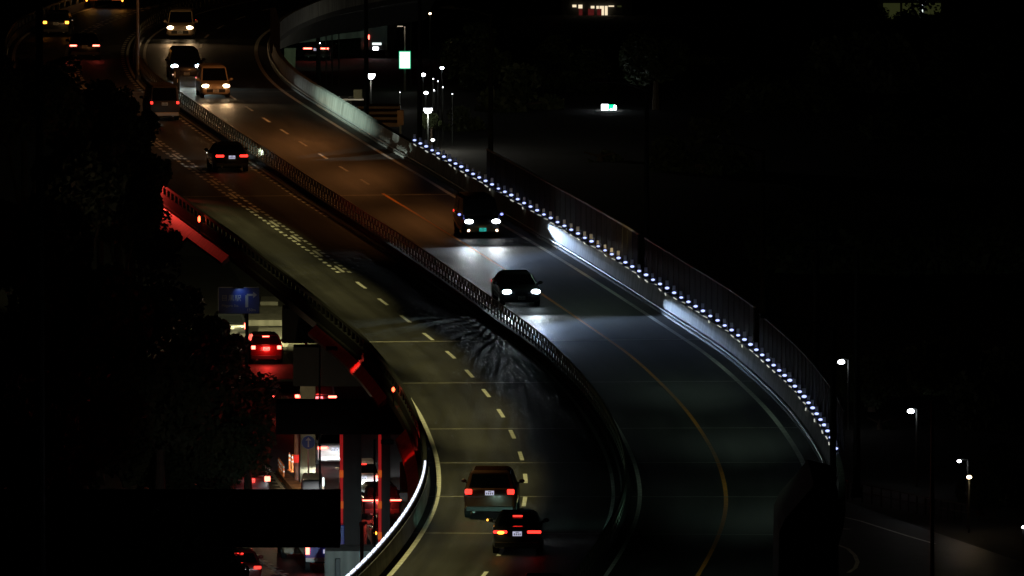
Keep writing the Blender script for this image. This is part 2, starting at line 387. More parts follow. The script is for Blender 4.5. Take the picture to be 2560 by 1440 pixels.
# ------------------------------------------------------------------ guide lights on the right wall
gl = thing('guide_light', (0, 0, 0), 0, 'small bluish guide light on top of the right concrete wall', 'guide light', 'guide lights along the right wall')
MB().box((-.1, -1.3, .0), (.05, 1.2, .03)).build('glow_strip', emi('led_reflection', (.9, .92, .8), .55), gl)  # LED reflection along the wall edge, made to glow
MB().box((0, 0.05, .03), (.12, .08, .06)).box((.125, .0, .15), (.015, .26, .3)).box((0, .07, .15), (.25, .015, .22)).build('housing', 'black_steel', gl)  # side and back plates added to keep the glow off the panels
MB().box((0, .10, .36), (.13, .03, .2)).build('reflector', 'reflector', gl)
MB().ell((0, 0.02, .16), (.18, .10, .105)).build('lens', 'e_led', gl, smooth=True)
s_a = s_at(1019, 351, D + 1.05); s_b = s_at(2073, 1122, D + 1.05); n = 71
first = True
for i in range(n):
    s = s_b + (s_a - s_b) * i / (n - 1); t = T(s); rz = math.atan2(t.y, t.x) - math.pi / 2 + .0
    if first: gl.location = C(s, 4.36, D + .9); gl.rotation_euler = (0, 0, rz); first = False
    else:
        gd = dup(gl, C(s, 4.36, D + .9), rz + rng.randn() * .06); k_ = 1 + rng.randn() * .07; gd.scale = (k_, 1, k_)

# ------------------------------------------------------------------ noise barrier on the right wall
runs = [(s_at(1175, 452, D + .9), s_at(1549, 673, D + .9), 1.55, 'lit yellowish in mid curve'),
        (s_at(1564, 683, D + .9), s_at(1843, 862, D + .9), 1.55, 'between the two lamp posts'),
        (s_at(1856, 872, D + .9), s_at(2078, 1122, D + .9), 1.45, 'nearest to the dark building')]
for (sa_, sb_, hh, wd) in runs:
    if sa_ < sb_: sa_, sb_ = sb_, sa_
    nb = thing('noise_barrier', (0, 0, 0), 0, 'brownish panel fence above the right wall, ' + wd, 'noise barrier', 'noise barriers along the right wall')
    w = MB(); w.sweep([(4.72, D + .75), (4.72, D + .9 + hh), (4.76, D + .9 + hh), (4.76, D + .75)], sb_, sa_, 2); w.build('panels', 'panel', nb)
    w = MB(); s = sb_
    while s < sa_: w.cyl(C(s, 4.69, D + .8), C(s, 4.69, D + .93 + hh), .016, n=6); s += 2.0
    tag(w.build('posts', 'panel', nb), kind='stuff')
    w = MB(); w.sweep([(4.69, D + .9 + hh), (4.69, D + .96 + hh), (4.79, D + .96 + hh), (4.79, D + .9 + hh)], sb_, sa_, 2); w.build('cap_rail', 'galv', nb)

# ------------------------------------------------------------------ street lamps
def street_lamp(base, hgt, arm, lab, energy, col, aim, cone, blend=.6, cat='street lamp', grp='tall street lamps along the expressway', polem='dark_steel', rad=.11, wide=1.0):
    t = thing('street_lamp', base, 0, lab, cat, grp)
    MB().cyl((0, 0, 0), (0, 0, hgt), rad, rad * .6, 10).cyl((0, 0, 0), (0, 0, .35), rad * 1.6, rad * 1.4, 10).build('pole', polem, t)
    a = Vector((arm[0], arm[1], 0)); d_ = a.normalized()
    MB().cyl((0, 0, hgt - .1), a * .5 + Vector((0, 0, hgt + .25)), .05, n=8).cyl(a * .5 + Vector((0, 0, hgt + .25)), a + Vector((0, 0, hgt + .3)), .05, n=8).build('arm', polem, t)
    rz = math.atan2(d_.y, d_.x)
    hd = MB().box((0, 0, 0), (.75, .32, .14)).box((-.1, 0, .08), (.5, .24, .06)).build('lamp_head', 'dark_steel', t, bevel=.03)
    hd.location = a + Vector((0, 0, hgt + .34)); hd.rotation_euler = (0, 0, rz)
    ln_ = MB().box((0, 0, -.01), (.5, .22, .02)).build('lens', 'e_lamp', t); ln_.location = a + Vector((0, 0, hgt + .31)); ln_.rotation_euler = (0, 0, rz)
    if energy:
        loc = a + Vector((0, 0, hgt + .18)); light('SPOT', energy, col, loc, Vector(aim) - Vector(base), cone, blend, .12, t, 'lamp_light', wide)
    return t
K = 1.0
EM = (42000, 42000, 42000, 38000, 34000, 26000, 55000); YEL = (1.0, .88, .34); SOD = (1.0, .37, .10); GRN = (.68, 1.0, .76)
# added unseen masts left of the viaduct: their floodlights brighten the left lane
for k, Y in enumerate((488, 522, 556, 590, 624, 658, 742)):
    HM = 42.0 if k < 6 else 26.0
    X = (100 - 1280) / F * Y
    t = thing('added_mast', (X, Y, 0), 0, 'added unseen lighting mast left of the viaduct, %s' % ['nearest', 'second nearest', 'third from the camera', 'fourth from the camera', 'fifth from the camera', 'sixth from the camera', 'farthest'][k], 'added lighting mast', 'added lighting masts left of the viaduct')
    MB().cyl((0, 0, 0), (0, 0, HM + .2), .2, .1, 10).build('added_mast_shaft', 'dark_steel', t)
    MB().cyl((.2, -1.4, HM + .1), (.2, 1.4, HM + .1), .05, n=8).build('crossbar', 'dark_steel', t)
    i_ = int(np.argmin(abs(cy_ - Y)))
    for q in (-1, 0, 1):
        loc = Vector((.55, q * 1.2, HM - .1)); wl = Vector((X, Y, 0)) + loc; oo = -9.3 if k < 6 else 4.25
        aim = min((C(v_, oo, D if k < 6 else D + .5) for v_ in np.arange(sg[i_] - 25, sg[i_] + 25, .5)), key=lambda p_: (p_ - wl).length)
        fl_ = MB().box((0, 0, 0), (.5, .6, .45)).build('added_floodlight', 'dark_steel', t, bevel=.04); fl_.location = loc + Vector((-.15, 0, .35))
        if q == 0: light('SPOT', EM[k], YEL if k < 6 else (.72, 1.0, .85), loc, aim - Vector((X, Y, 0)), 7.8 if k < 6 else 3.5, 1.0, .12, t, 'added_mast_beam', 10 if k < 6 else 28)
# lamp posts standing behind the right wall
def deck_lamp(px, py, lab, e, col, off_aim, cone, ds=0.0, arm=-2.2, wd=4.6, blend=1.0, hgt=9.5, off=5.0):
    s_ = s_at(px, py, D + .9); b = C(s_, off, D - .3); n_ = (C(s_, off + arm) - C(s_, off))
    return street_lamp(b, hgt, (n_.x, n_.y), lab, e, col, C(s_ + ds, off_aim, D), cone, blend, rad=.15, wide=wd)
deck_lamp(2010, 1400, 'added black lamp post hidden behind the black building at the lower right', 190, GRN, .6, 60)  # added, unseen, to light the nearest part of the right carriageway
deck_lamp(1975, 990, 'added black lamp post in the middle of the nearest panel fence', 190, GRN, .6, 60)  # added to fill a dark gap along the orange line
deck_lamp(2092, 1165, 'added black lamp post at the near end of the panel fence', 190, GRN, .6, 60)  # added to light the near end of the orange line
dl = deck_lamp(1553, 676, 'black lamp post in the first gap of the panel fence', 190, GRN, .6, 60)
light('SPOT', 1600, (1, .74, .32), (-.9, -.3, 4.2), C(s_at(1500, 640, D + .9) + 2, 4.7, D + 2.2) - dl.location, 40, 1, .1, dl, 'lamp_light', 1.6)  # added beam that brightens a patch of the panel fence
deck_lamp(1849, 866, 'black lamp post in the second gap of the panel fence', 190, GRN, .6, 60)
deck_lamp(1173, 450, 'thin lamp post where the panel fence begins', 1000, SOD, -2.5, 80)
deck_lamp(1015, 348, 'added lamp post just before the first guide lights', 1150, SOD, -2.5, 80)  # added to brighten the upper carriageway
dl = deck_lamp(850, 270, 'lamp post behind the pale stretch of concrete wall', 1400, SOD, -2.5, 80)
light('SPOT', 4500, SOD, (-2, 0, 9.5), P(500, 170, D + 1) - dl.location, 34, 1, .1, dl, 'lamp_light', 2)  # added beam that brightens the fronts of the far vans
# median lamp with the orange lit pole, far end
b = P(345, 200, D); mlamp = street_lamp(b, 9.2, (2.2, 0), 'orange lit lamp pole on the median beside the far vans', 0, (.8, 1.0, .85), C(s_at(880, 310), 4.2, D + .7), 26, .35, polem='galv')
light('SPOT', 4500, (1, .66, .3), (2.2, .3, 9.3), P(410, 28, D + .9) - Vector(b), 30, 1.0, .12, mlamp, 'lamp_light', 1)
light('POINT', 60, SOD, (-.9, -1.2, 6.5), None, parent=mlamp, radius=.2)

cb = thing('signal_cabinet', C(s_at(503, 262), MD + .1, D), 0, 'tall black cabinet on the median beside the small cream van', 'cabinet')
MB().box((0, 0, 1.35), (.36, .4, 1.5)).build('case', 'black_steel', cb, bevel=.03); MB().cyl((0, 0, 0), (0, 0, .7), .09, n=8).build('post', 'dark_steel', cb)
MB().box((-.08, -.21, 1.7), (.05, .02, .3)).box((.06, -.21, 1.35), (.04, .02, .2)).build('reflector', 'reflector', cb)  # pale patches painted in for reflections on the case
# ------------------------------------------------------------------ vehicles
KINDS = {
 'sedan': dict(L=4.7, W=1.83, H=1.44, st=[(-.5,.38,.78,.82),(-.488,.28,.95,.92),(-.43,.2,1.02,.98),(-.2,.2,1.0,1),(.12,.2,.96,1),(.28,.2,.92,1),(.41,.2,.82,.98),(.48,.22,.70,.92),(.5,.3,.6,.82)], cab=(-.40,-.20,.05,.25), zr=1.0, zf=.92, wr=.76, hz=.68, tz=.84, wh=.33),
 'suv': dict(L=4.8, W=1.97, H=1.78, st=[(-.5,.45,1.0,.86),(-.49,.32,1.12,.94),(-.45,.28,1.18,.99),(-.2,.28,1.16,1),(.15,.28,1.12,1),(.3,.28,1.08,1),(.42,.28,1.0,.98),(.485,.3,.9,.93),(.5,.4,.75,.85)], cab=(-.475,-.40,.05,.24), zr=1.14, zf=1.08, wr=.78, hz=.85, tz=1.02, wh=.38),
 'minivan': dict(L=4.8, W=1.83, H=1.92, st=[(-.5,.4,.95,.9),(-.49,.25,1.08,.96),(-.4,.2,1.1,1),(0,.2,1.06,1),(.25,.2,1.04,1),(.4,.2,1.0,.99),(.48,.22,.85,.94),(.5,.3,.68,.88)], cab=(-.485,-.455,.18,.37), zr=1.06, zf=1.02, wr=.86, hz=.80, tz=1.0, wh=.34),
 'van': dict(L=4.0, W=1.68, H=1.62, st=[(-.5,.4,.9,.9),(-.49,.25,1.0,.96),(-.4,.2,1.02,1),(0,.2,1.0,1),(.25,.2,.98,1),(.4,.2,.92,.99),(.48,.22,.8,.93),(.5,.3,.65,.87)], cab=(-.48,-.44,.14,.33), zr=1.0, zf=.94, wr=.84, hz=.68, tz=.9, wh=.3),
 'hatch': dict(L=4.1, W=1.72, H=1.5, st=[(-.5,.38,.85,.85),(-.49,.26,.98,.94),(-.43,.2,1.02,.99),(-.1,.2,.98,1),(.2,.2,.94,1),(.38,.2,.86,.98),(.48,.22,.72,.92),(.5,.3,.6,.82)], cab=(-.47,-.36,.08,.29), zr=1.0, zf=.92, wr=.78, hz=.68, tz=.86, wh=.31),
}
WH = (.95, .98, 1.0); WARM = (1.0, .62, .3)
def car(kind, label, paint, near_pt, fwd, facing, cat='car', W=None, H=None, head='e_head_white', hcol=WH, hpow=0.0, fog=None, tail='e_tail', tailshape=(.34, .14), stop=None, plate='e_plate', group=None, roofm=None, ind=False, tail_off=.22, pitch=3.4, hwide=10.0, spill=0, fan=0, plate_z=None, brakepow=0, bumper='plastic'):
    k = KINDS[kind]; L = k['L']; Wd = W or k['W']; Hh = H or k['H']; hw = Wd / 2
    fwd = Vector(fwd); fwd.z = 0; fwd.normalize()
    near_pt = Vector(near_pt)
    org = near_pt - fwd * (L / 2) if facing else near_pt + fwd * (L / 2)
    rz = math.atan2(fwd.y, fwd.x) - math.pi / 2
    t = thing('car' if cat != 'van' else 'van', org, rz, label, cat, group)
    rings = []
    for (tt, zb, zt, ws) in k['st']:
        y = tt * L; w_ = hw * ws; zm = zb + (zt - zb) * .55
        half = [(0, zb), (w_ * .82, zb), (w_ * .97, zb + .1), (w_, zm), (w_ * .985, zt - .1), (w_ * .9, zt - .015), (w_ * .5, zt), (0, zt)]
        ring = [(x, y, z) for x, z in half] + [(-x, y, z) for x, z in half[-2:0:-1]]
        rings.append(ring)
    body = MB().loft(rings).build('body', paint, t, smooth=True, bevel=.02)
    a0, a1, a2, a3 = [c_ * L for c_ in k['cab']]; zr = k['zr']; zf = k['zf']; wb = hw * .93; wt = hw * k['wr'] * .93
    mid = (a0 + a3) / 2
    def ringc(yr, yf, zr_, zf_, wv): 
        return [(-wv, yr, zr_), (wv, yr, zr_), (wv, yf, zf_), (-wv, yf, zf_)]
    c = MB().loft([ringc(a0, a3, zr - .05, zf - .05, wb), ringc(a1 * .9 + a0 * .1, a2 * .9 + a3 * .1, Hh - .08, Hh - .1, wt * 1.03), ringc(a1 + .12, a2 - .15, Hh, Hh - .01, wt * .86)])
    cab = c.build('cabin', paint, t, smooth=False, bevel=.05)
    if roofm:
        MB().loft([ringc(a1 + .05, a2, Hh - .02, Hh - .03, wt * .98), ringc(a1 + .16, a2 - .12, Hh + .05, Hh + .04, wt * .86)]).build('roof', roofm, t, bevel=.02)
    ly = a1 * .9 + a0 * .1; lf = a2 * .9 + a3 * .1
    B = [Vector(v) for v in ringc(a0, a3, zr - .05, zf - .05, wb)]; U = [Vector(v) for v in ringc(ly, lf, Hh - .08, Hh - .1, wt * 1.03)]
    def pane(name, p0, p1, q1, q0, i0=.07, i1=.1, j0=.12, j1=.1):
        def lerp(a, b, f): return a + (b - a) * f
        def pt(u, v): return lerp(lerp(p0, p1, u), lerp(q0, q1, u), v)
        vs = [pt(i0, j0), pt(1 - i0, j0), pt(1 - i0, 1 - j1), pt(i0, 1 - j1)]
        n_ = (vs[1] - vs[0]).cross(vs[3] - vs[0]); return MB().slab(vs, n_, .03).build(name, 'glass', t)
    pane('rear_window', B[0], B[1], U[1], U[0])
    pane('windscreen', B[3], B[2], U[2], U[3], .05, .1, .08, .06)
    for (i, j) in ((1, 2), (0, 3)):
        bm_ = B[i] + (B[j] - B[i]) * .5; um = U[i] + (U[j] - U[i]) * .52
        pane('side_window', B[i], bm_, um, U[i], .1, .1, .12, .1); pane('side_window', bm_, B[j], U[j], um, .05, .1, .12, .1)
    for sx in (-1, 1):
        for ty in (-.31, .31):
            w_ = MB().cyl((-.11, 0, 0), (.11, 0, 0), k['wh'], n=20).build('wheel', 'rubber', t, bevel=.02)
            w_.location = (sx * (hw - .13), ty * L, k['wh'])
            MB().cyl((sx * .1, 0, 0), (sx * .125, 0, 0), k['wh'] * .62, n=12).build('rim', 'rim', w_)
        mr = MB().ell((sx * (hw + .10), a3 - .38, zf + .07), (.22, .14, .16)).box((sx * (hw - .02), a3 - .36, zf + .0), (.12, .06, .05)).build('mirror', paint, t, smooth=True)
        hy = L / 2 - .10; hx = hw - .27
        hl = MB().ell((sx * hx, hy, k['hz']), (.42, .3, .22)).build('headlight', head if hpow else 'reflector', t, smooth=True)
        if hpow:
            l0 = Vector((sx * hx, L / 2 + .10, k['hz']))
            light('SPOT', hpow, hcol, l0, l0 + Vector((0, math.cos(R(pitch)), -math.sin(R(pitch)))), 11, .9, .07, t, 'headlight_beam', hwide)
        if spill and sx == (-1 if facing else 1): light('SPOT', spill * (4.5 if facing else 2), (.42, .62, 1) if facing else hcol, l0, l0 + Vector((sx * (.42 if facing else 1), .9, -.05)), 7 if facing else 9, .8, .05, t, 'added_side_beam', 11 if facing else 7)  # spill sets an extra side beam added to one headlight
        if fan and sx > 0: light('SPOT', fan, (.6, .95, .85), l0, l0 + Vector((1, 1.3, -.05)), 9, 1.0, .03, t, 'added_side_beam', 5)  # added beam for the light streaks through the median screen
        if fog and facing: MB().ell((sx * (hx + .03), L / 2 - .05, .38), (.17, .16, .15)).build('fog_lamp', fog, t, smooth=True)
        tw, th = tailshape
        tm = tail
        MB().box((sx * (hw - tail_off), -L / 2 + .035, k['tz']), (tw, .12, th)).build('tail_light', tm, t, bevel=.03)
        if ind and sx < 0: MB().ell((sx * (hw - tail_off - .02), -L / 2 - .03, k['tz'] - .02), (.26, .1, .12)).build('indicator', 'e_amber', t); MB().ell((sx * (hw + .21), a3 - .4, zf + .07), (.07, .08, .08)).build('mirror_indicator', 'e_amber', t)
        MB().cyl((sx * (hw - .4), -L / 2 + .1, .28), (sx * (hw - .4), -L / 2 - .02, .28), .05, n=10).build('exhaust', 'galv', t)
    if brakepow: light('POINT', brakepow, (1, .04, .03), (0, -L / 2 - .35, k['tz']), None, radius=.3, parent=t, name='brake_glow')
    ye = L / 2 + .005
    MB().box((0, L / 2 - .03, .42), (Wd * .62, .08, .2)).build('grille', 'plastic', t, bevel=.02)
    MB().box((0, -L / 2 + .02, .38), (Wd * .9, .1, .2)).build('bumper', bumper, t, bevel=.03)
    pz = plate_z or (k['tz'] - .06)
    if facing: pl = MB().box((0, ye + .02, .42), (.33, .015, .165)).build('license_plate', plate, t)
    else: pl = MB().box((0, -L / 2 - .02, pz), (.33, .015, .165)).build('license_plate', plate, t)
    mk = MB(); yy = (ye + .03) if facing else (-L / 2 - .031); zz = .42 if facing else pz
    for q in range(4): mk.box((-.105 + q * .07, yy, zz - .02), (.035, .004, .07))
    mk.box((0, yy, zz + .055), (.12, .004, .02)); mk.build('plate_marks', 'plate_mark', pl)
    if stop: MB().box((0, a0 * .25 + a1 * .75 - .03, Hh - .12), (.34, .05, .045)).build('stop_lamp', stop, t)
    return t
def on_curve(px, py): 
    p = P(px, py, D); return p, T(s_at(px, py))
# right carriageway, towards the camera
p, t_ = on_curve(450, 98); car('van', 'cream van with warm headlights, farthest in the right carriageway', 'p_cream', p, -t_, True, 'van', head='e_head_warm', hcol=WARM, hpow=250, H=1.7, plate='plate')
p, t_ = on_curve(467, 203); car('suv', 'black sport utility vehicle with white headlights behind the cream vans', 'p_black', p, -t_, True, head='e_head_blue', hcol=(.85, 1, .9), hpow=350, fog='e_fog', plate='plate', W=1.9)
p, t_ = on_curve(540, 246); car('van', 'small cream van with dark windscreen and warm headlights beside the black sport utility vehicle', 'p_cream', p, -t_, True, 'van', head='e_head_warm', hcol=WARM, hpow=350, H=1.75, plate='plate')
p, t_ = on_curve(1207, 596); v4 = car('minivan', 'black minivan with teal plate and four lit front lamps', 'p_black', p, -t_, True, 'van', head='e_head_white', hcol=(.88, .96, 1), hpow=900, hwide=20, spill=1250, fog='e_fog', plate='e_teal')
for sx in (-1, 1): MB().ell((sx * 1.02, 4.8 * .37 - .28, 1.09), (.15, .1, .12)).build('mirror_light', 'e_bluew', v4)
p, t_ = on_curve(1304, 768); car('sedan', 'black sedan with cool white headlights in front of the minivan', 'p_black', p, -t_, True, head='e_head_blue', hcol=(.8, .93, 1), hpow=850, hwide=20, fan=1300, spill=1500, plate='plate')
# left carriageway, away from the camera
p, t_ = on_curve(412, 303); car('minivan', 'white box van with one red tail light beside the far median', mat('shaded_van_paint', (.035, .025, .018), .5), p, t_, False, 'van', W=1.7, plate='plate', tailshape=(.14, .14), tail_off=.14, H=1.95, bumper='p_cream')  # white van's dimness put into its paint colour, against the lamplight
p, t_ = on_curve(580, 431); car('sedan', 'black sedan with red tail lights next to the end of the glare screen', 'p_black', p, t_, False, tailshape=(.42, .12), hpow=700, spill=3500, hcol=(.85, 1, .9), tail_off=.3)
p, t_ = on_curve(1224, 1298); car('suv', 'bronze sport utility vehicle with square red tail lights and twin exhausts', 'p_bronze', p, t_, False, tailshape=(.26, .19), hpow=200, hcol=(.7, 1, .85), tail_off=.2, plate_z=.98)
p, t_ = on_curve(1293, 1388); car('sedan', 'dark sedan with wide red tail lights and amber left indicator', 'p_dark', p, (Vector(t_) + Vector((-.05, 0, 0))), False, tailshape=(.5, .1), hpow=500, hcol=(.45, 1, .8), stop='e_tail', ind=True, tail_off=.3)
p = P(1345, 1553, D); car('sedan', 'dark car cut off by the bottom edge with a small red stop lamp', 'p_dark', p, T(s_at(1345, 1440)), False, tailshape=(.4, .1), stop='e_tail')
p, t_ = on_curve(190, 145); car('sedan', 'dark car with one red tail light below the amber lit car at far left', 'p_black', P(212, 150, D), t_, False, tail='e_brake', tailshape=(.4, .1), tail_off=.25, stop=None, plate='plate')
car('hatch', 'car with glaring orange lights at far left under the truck', 'p_dark', P(140, 92, D), T(s_at(150, 92)), False, tail='e_amber', tailshape=(.22, .16), tail_off=.2, plate='plate')
# truck rear at the very top
tr = thing('truck', P(262, 22, D), math.atan2(T(s_at(262, 22)).y, T(s_at(262, 22)).x) - math.pi / 2, 'truck seen from behind with yellow and red lamp clusters at the top left edge', 'truck')
MB().box((0, 4, 1.9), (2.3, 8, 2.4)).build('cargo_box', 'p_dark', tr, bevel=.05)
MB().box((0, 4, .62), (1.4, 7.6, .25)).build('chassis', 'plastic', tr)
for sx in (-1, 1):
    MB().box((sx * .78, -.06, .62), (.62, .08, .12)).build('hazard_panel', emi('hazard_red', (1, .12, .02), 1.0), tr)
    MB().box((sx * .85, -.06, .86), (.58, .1, .24)).build('tail_light', emi('tail_yellow', (1, .5, .1), 4), tr, bevel=.03)
    MB().ell((sx * 1.14, -.08, .62), (.12, .1, .34)).build('marker_lamp', 'e_amber', tr)
    for yy in (1.2, 6.5):
        w_ = MB().cyl((-.14, 0, 0), (.14, 0, 0), .42, n=18).build('wheel', 'rubber', tr); w_.location = (sx * .95, yy, .42)
MB().box((0, -.06, .92), (.46, .03, .3)).build('license_plate', emi('bluish_plate', (.45, .7, 1), 1.2), tr)

# street level traffic (z = 0), heading away
sd = (P(640, 900, 0) - P(930, 1300, 0)).normalized()
def sc(px, py, *a, **kw): return car(a[0], a[1], a[2], P(px, py, 0), sd, False, *a[3:], **kw)
GRP = None
sc(666, 912, 'hatch', 'dark red car with round brake lights on the street left of the viaduct pier', 'p_red', tail='e_brake', tailshape=(.2, .18), stop='e_brake', brakepow=70, plate='e_plate_warm')
sc(577, 858, 'hatch', 'dark car half hidden by trees under the blue road sign', 'p_black', tail='e_brake', tailshape=(.15, .3), tail_off=.1, plate='plate')
sc(798, 1045, 'minivan', 'black van with red stop lamp between the upper pier beams', 'p_black', 'van', tail='e_brake', tailshape=(.4, .1), stop='e_brake', brakepow=60, W=1.7)
sc(712, 1036, 'hatch', 'dark car with red tail light behind the trees left of the black van', 'p_red', tail='e_brake', tailshape=(.3, .16), plate='plate')
sc(838, 1166, 'sedan', 'white taxi with bright green roof on the street', 'p_white', 'taxi', tail='e_brake', tailshape=(.45, .1), tail_off=.28, roofm='p_green', bumper='p_white', W=1.7)
sc(908, 1240, 'hatch', 'white car with black rear window between the red edged columns', 'p_white', tail='e_brake', tailshape=(.36, .09), bumper='p_white', stop='e_tail', hpow=3000)
sc(955, 1300, 'hatch', 'black hatchback with a wavy red tail strip between the red edged columns', 'p_dark', tail='e_brake', tailshape=(.7, .06), tail_off=.36, brakepow=200, plate='plate', hpow=2500)
sc(985, 1382, 'sedan', 'dark sedan with amber light beside the inner curve railing', 'p_black', tail='e_amber', tailshape=(.14, .12), tail_off=.12)
sc(628, 1246, 'hatch', 'dark car with glaring red tail light beside the hatched markings', 'p_dark', tail='e_brake', tailshape=(.26, .22), tail_off=.14, brakepow=50, plate='plate')
sc(752, 1399, 'van', 'pale beige van below the long black beam', 'p_cream', 'van', tail='e_tail', tailshape=(.1, .2), W=1.6, bumper='p_cream', plate='plate')
sc(602, 1470, 'sedan', 'dark car with red edges at the lower left beside the zebra hatching', 'p_red', tail='e_tail', tailshape=(.3, .12), stop='e_tail')
# small blue truck
bt = thing('truck', P(812, 1432, 0), math.atan2(sd.y, sd.x) - math.pi / 2, 'small blue truck with one red tail light under the long black beam', 'truck')
MB().box((0, 2.2, 1.3), (1.65, 4.4, 1.4)).build('cargo_box', 'p_blue', bt, bevel=.04)
MB().box((0, 2.2, .5), (1.1, 4.3, .2)).build('chassis', 'plastic', bt)
MB().box((0, -.04, .55), (1.6, .1, .16)).build('bumper', 'p_white', bt)
for sx in (-1, 1):
    MB().box((sx * .72, -.05, .95), (.16, .08, .34)).build('tail_light', 'e_brake', bt)
    w_ = MB().cyl((-.1, 0, 0), (.1, 0, 0), .3, n=16).build('wheel', 'rubber', bt); w_.location = (sx * .68, .9, .3)
MB().box((.1, -.06, .9), (.34, .02, .17)).build('license_plate', 'e_plate', bt)
# far street, right of the main road
car('sedan', 'dark car with a broad red tail strip under the far overpass', 'p_black', P(790, 152, 0), (0.1, 1, 0), False, tail='e_brake', tailshape=(.58, .1), tail_off=.34, stop=None)
ft = thing('truck', P(935, 146, 0), -.1, 'dark truck with red lamps and bright white plates under the far overpass', 'truck')
MB().box((0, 3, 1.7), (1.9, 6, 2.3)).build('cargo_box', 'p_dark', ft, bevel=.04)
MB().box((-.45, -.05, 1.45), (.28, .08, .3)).box((-.55, -.05, .95), (.24, .08, .16)).build('tail_light', 'e_brake', ft)
MB().box((.2, -.05, 1.0), (.62, .05, .15)).build('lamp_bar', 'e_sign', ft)
MB().box((.12, -.05, .68), (.36, .03, .2)).build('license_plate', 'e_lamp', ft)
for sx in (-1, 1):
    w_ = MB().cyl((-.12, 0, 0), (.12, 0, 0), .38, n=16).build('wheel', 'rubber', ft); w_.location = (sx * .8, 1.0, .38)

# ------------------------------------------------------------------ boxes whose front face spans a rectangle of the view at distance Y
def fbox(mb, x0, x1, y0, y1, Y, dep):
    a = Q(x0, y1, Y); b = Q(x1, y0, Y)
    mb.box(((a.x + b.x) / 2, Y + dep / 2, (a.z + b.z) / 2), (abs(b.x - a.x), dep, abs(b.z - a.z))); return mb
def Yg(y): return P(1280, y, 0).y
# piers
pr = thing('viaduct_pier', (0, 0, 0), 0, 'black pier with stacked crossbeams beside the blue road sign', 'pier', 'piers under the viaduct')
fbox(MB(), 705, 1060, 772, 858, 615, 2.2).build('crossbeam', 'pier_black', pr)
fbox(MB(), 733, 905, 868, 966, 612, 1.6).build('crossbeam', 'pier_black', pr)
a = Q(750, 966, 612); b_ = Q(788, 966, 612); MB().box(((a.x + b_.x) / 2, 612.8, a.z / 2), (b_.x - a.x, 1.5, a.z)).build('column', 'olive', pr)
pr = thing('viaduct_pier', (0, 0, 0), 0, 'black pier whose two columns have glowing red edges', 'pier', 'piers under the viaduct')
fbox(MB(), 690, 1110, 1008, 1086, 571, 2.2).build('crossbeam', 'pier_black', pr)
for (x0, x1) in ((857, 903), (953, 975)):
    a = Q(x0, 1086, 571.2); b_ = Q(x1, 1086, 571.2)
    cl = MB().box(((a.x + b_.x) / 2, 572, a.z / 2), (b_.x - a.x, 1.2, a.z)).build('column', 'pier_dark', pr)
    MB().cyl((a.x - .06, 571.25, 0), (a.x - .06, 571.25, a.z - .02), .07, n=10).build('brake_reflection_strip', 'e_edge_glow', cl)  # glow stands in for brake light reflected on the column edge
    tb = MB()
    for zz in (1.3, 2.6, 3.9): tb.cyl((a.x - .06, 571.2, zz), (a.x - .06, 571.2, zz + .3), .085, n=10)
    tb.build('brake_reflection_spots', 'e_band', cl)  # glowing hot spots of the reflected brake light
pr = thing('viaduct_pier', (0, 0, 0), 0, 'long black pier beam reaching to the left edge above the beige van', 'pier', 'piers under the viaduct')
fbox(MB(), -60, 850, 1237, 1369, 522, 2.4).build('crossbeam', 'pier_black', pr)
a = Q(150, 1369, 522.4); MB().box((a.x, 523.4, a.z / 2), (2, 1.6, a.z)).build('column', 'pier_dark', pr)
rp_ = thing('steel_pole', P(741, 1212, 0), 0, 'thick pole with red light in its colour at the left end of the street median', 'pole')
MB().cyl((0, 0, 0), (0, 0, 2.5), .1, n=12).cyl((0, 0, 2.5), (0, 0, 2.62), .13, n=12).build('shaft', mat('red_lit_paint', (.3, .13, .09), .45, var=.5, scale=3), rp_)  # reddish colour holds the red light falling on the pole
MB().cyl((0, 0, 1.0), (0, 0, 1.35), .115, n=12).build('reflective_or_glow_band', 'e_tail_dim', rp_)  # glowing band stands in for red light on the pole

# ------------------------------------------------------------------ street level ground and markings
def poly(mb, px, z): mb.quad([P(x, y, z) for x, y in px]); return mb
st = MB(); poly(st, [(380, 640), (560, 640), (1100, 1500), (430, 1500)], .01); street = struct(st.build('street', 'street_asphalt'))
def band(mb, line, w, z):
    pp = [P(x, y, z) for x, y in line]
    for i in range(len(pp) - 1):
        d_ = (pp[i + 1] - pp[i]).normalized(); nn = Vector((d_.y, -d_.x, 0)) * w / 2
        mb.quad([pp[i] - nn, pp[i] + nn, pp[i + 1] + nn, pp[i + 1] - nn])
    return mb
m = MB(); band(m, [(668, 1167), (685, 1190), (712, 1228), (724, 1245)], .15, .016); m.build('edge_line', 'white_paint', street)
m = MB(); band(m, [(622, 1372), (645, 1398), (680, 1420), (712, 1440), (735, 1460)], .16, .016); m.build('edge_line', 'white_paint', street)
m = MB()
for i in range(7): y = 1180 + i * 8; band(m, [(668 + i * 5, y), (682 + i * 5, y + 2)], .35, .016)
for i in range(9): y = 1385 + i * 8; band(m, [(636 + i * 9 - 4, y + 2), (636 + i * 13 + 6, y + 1)], .45, .016)
m.build('hatching', 'white_paint', street)
m = MB()
for i in range(4): band(m, [(686 + 4 * i, 970 + i * 6), (740, 970 + i * 6)], .5, .016)
m.build('crossing', 'white_paint', street)
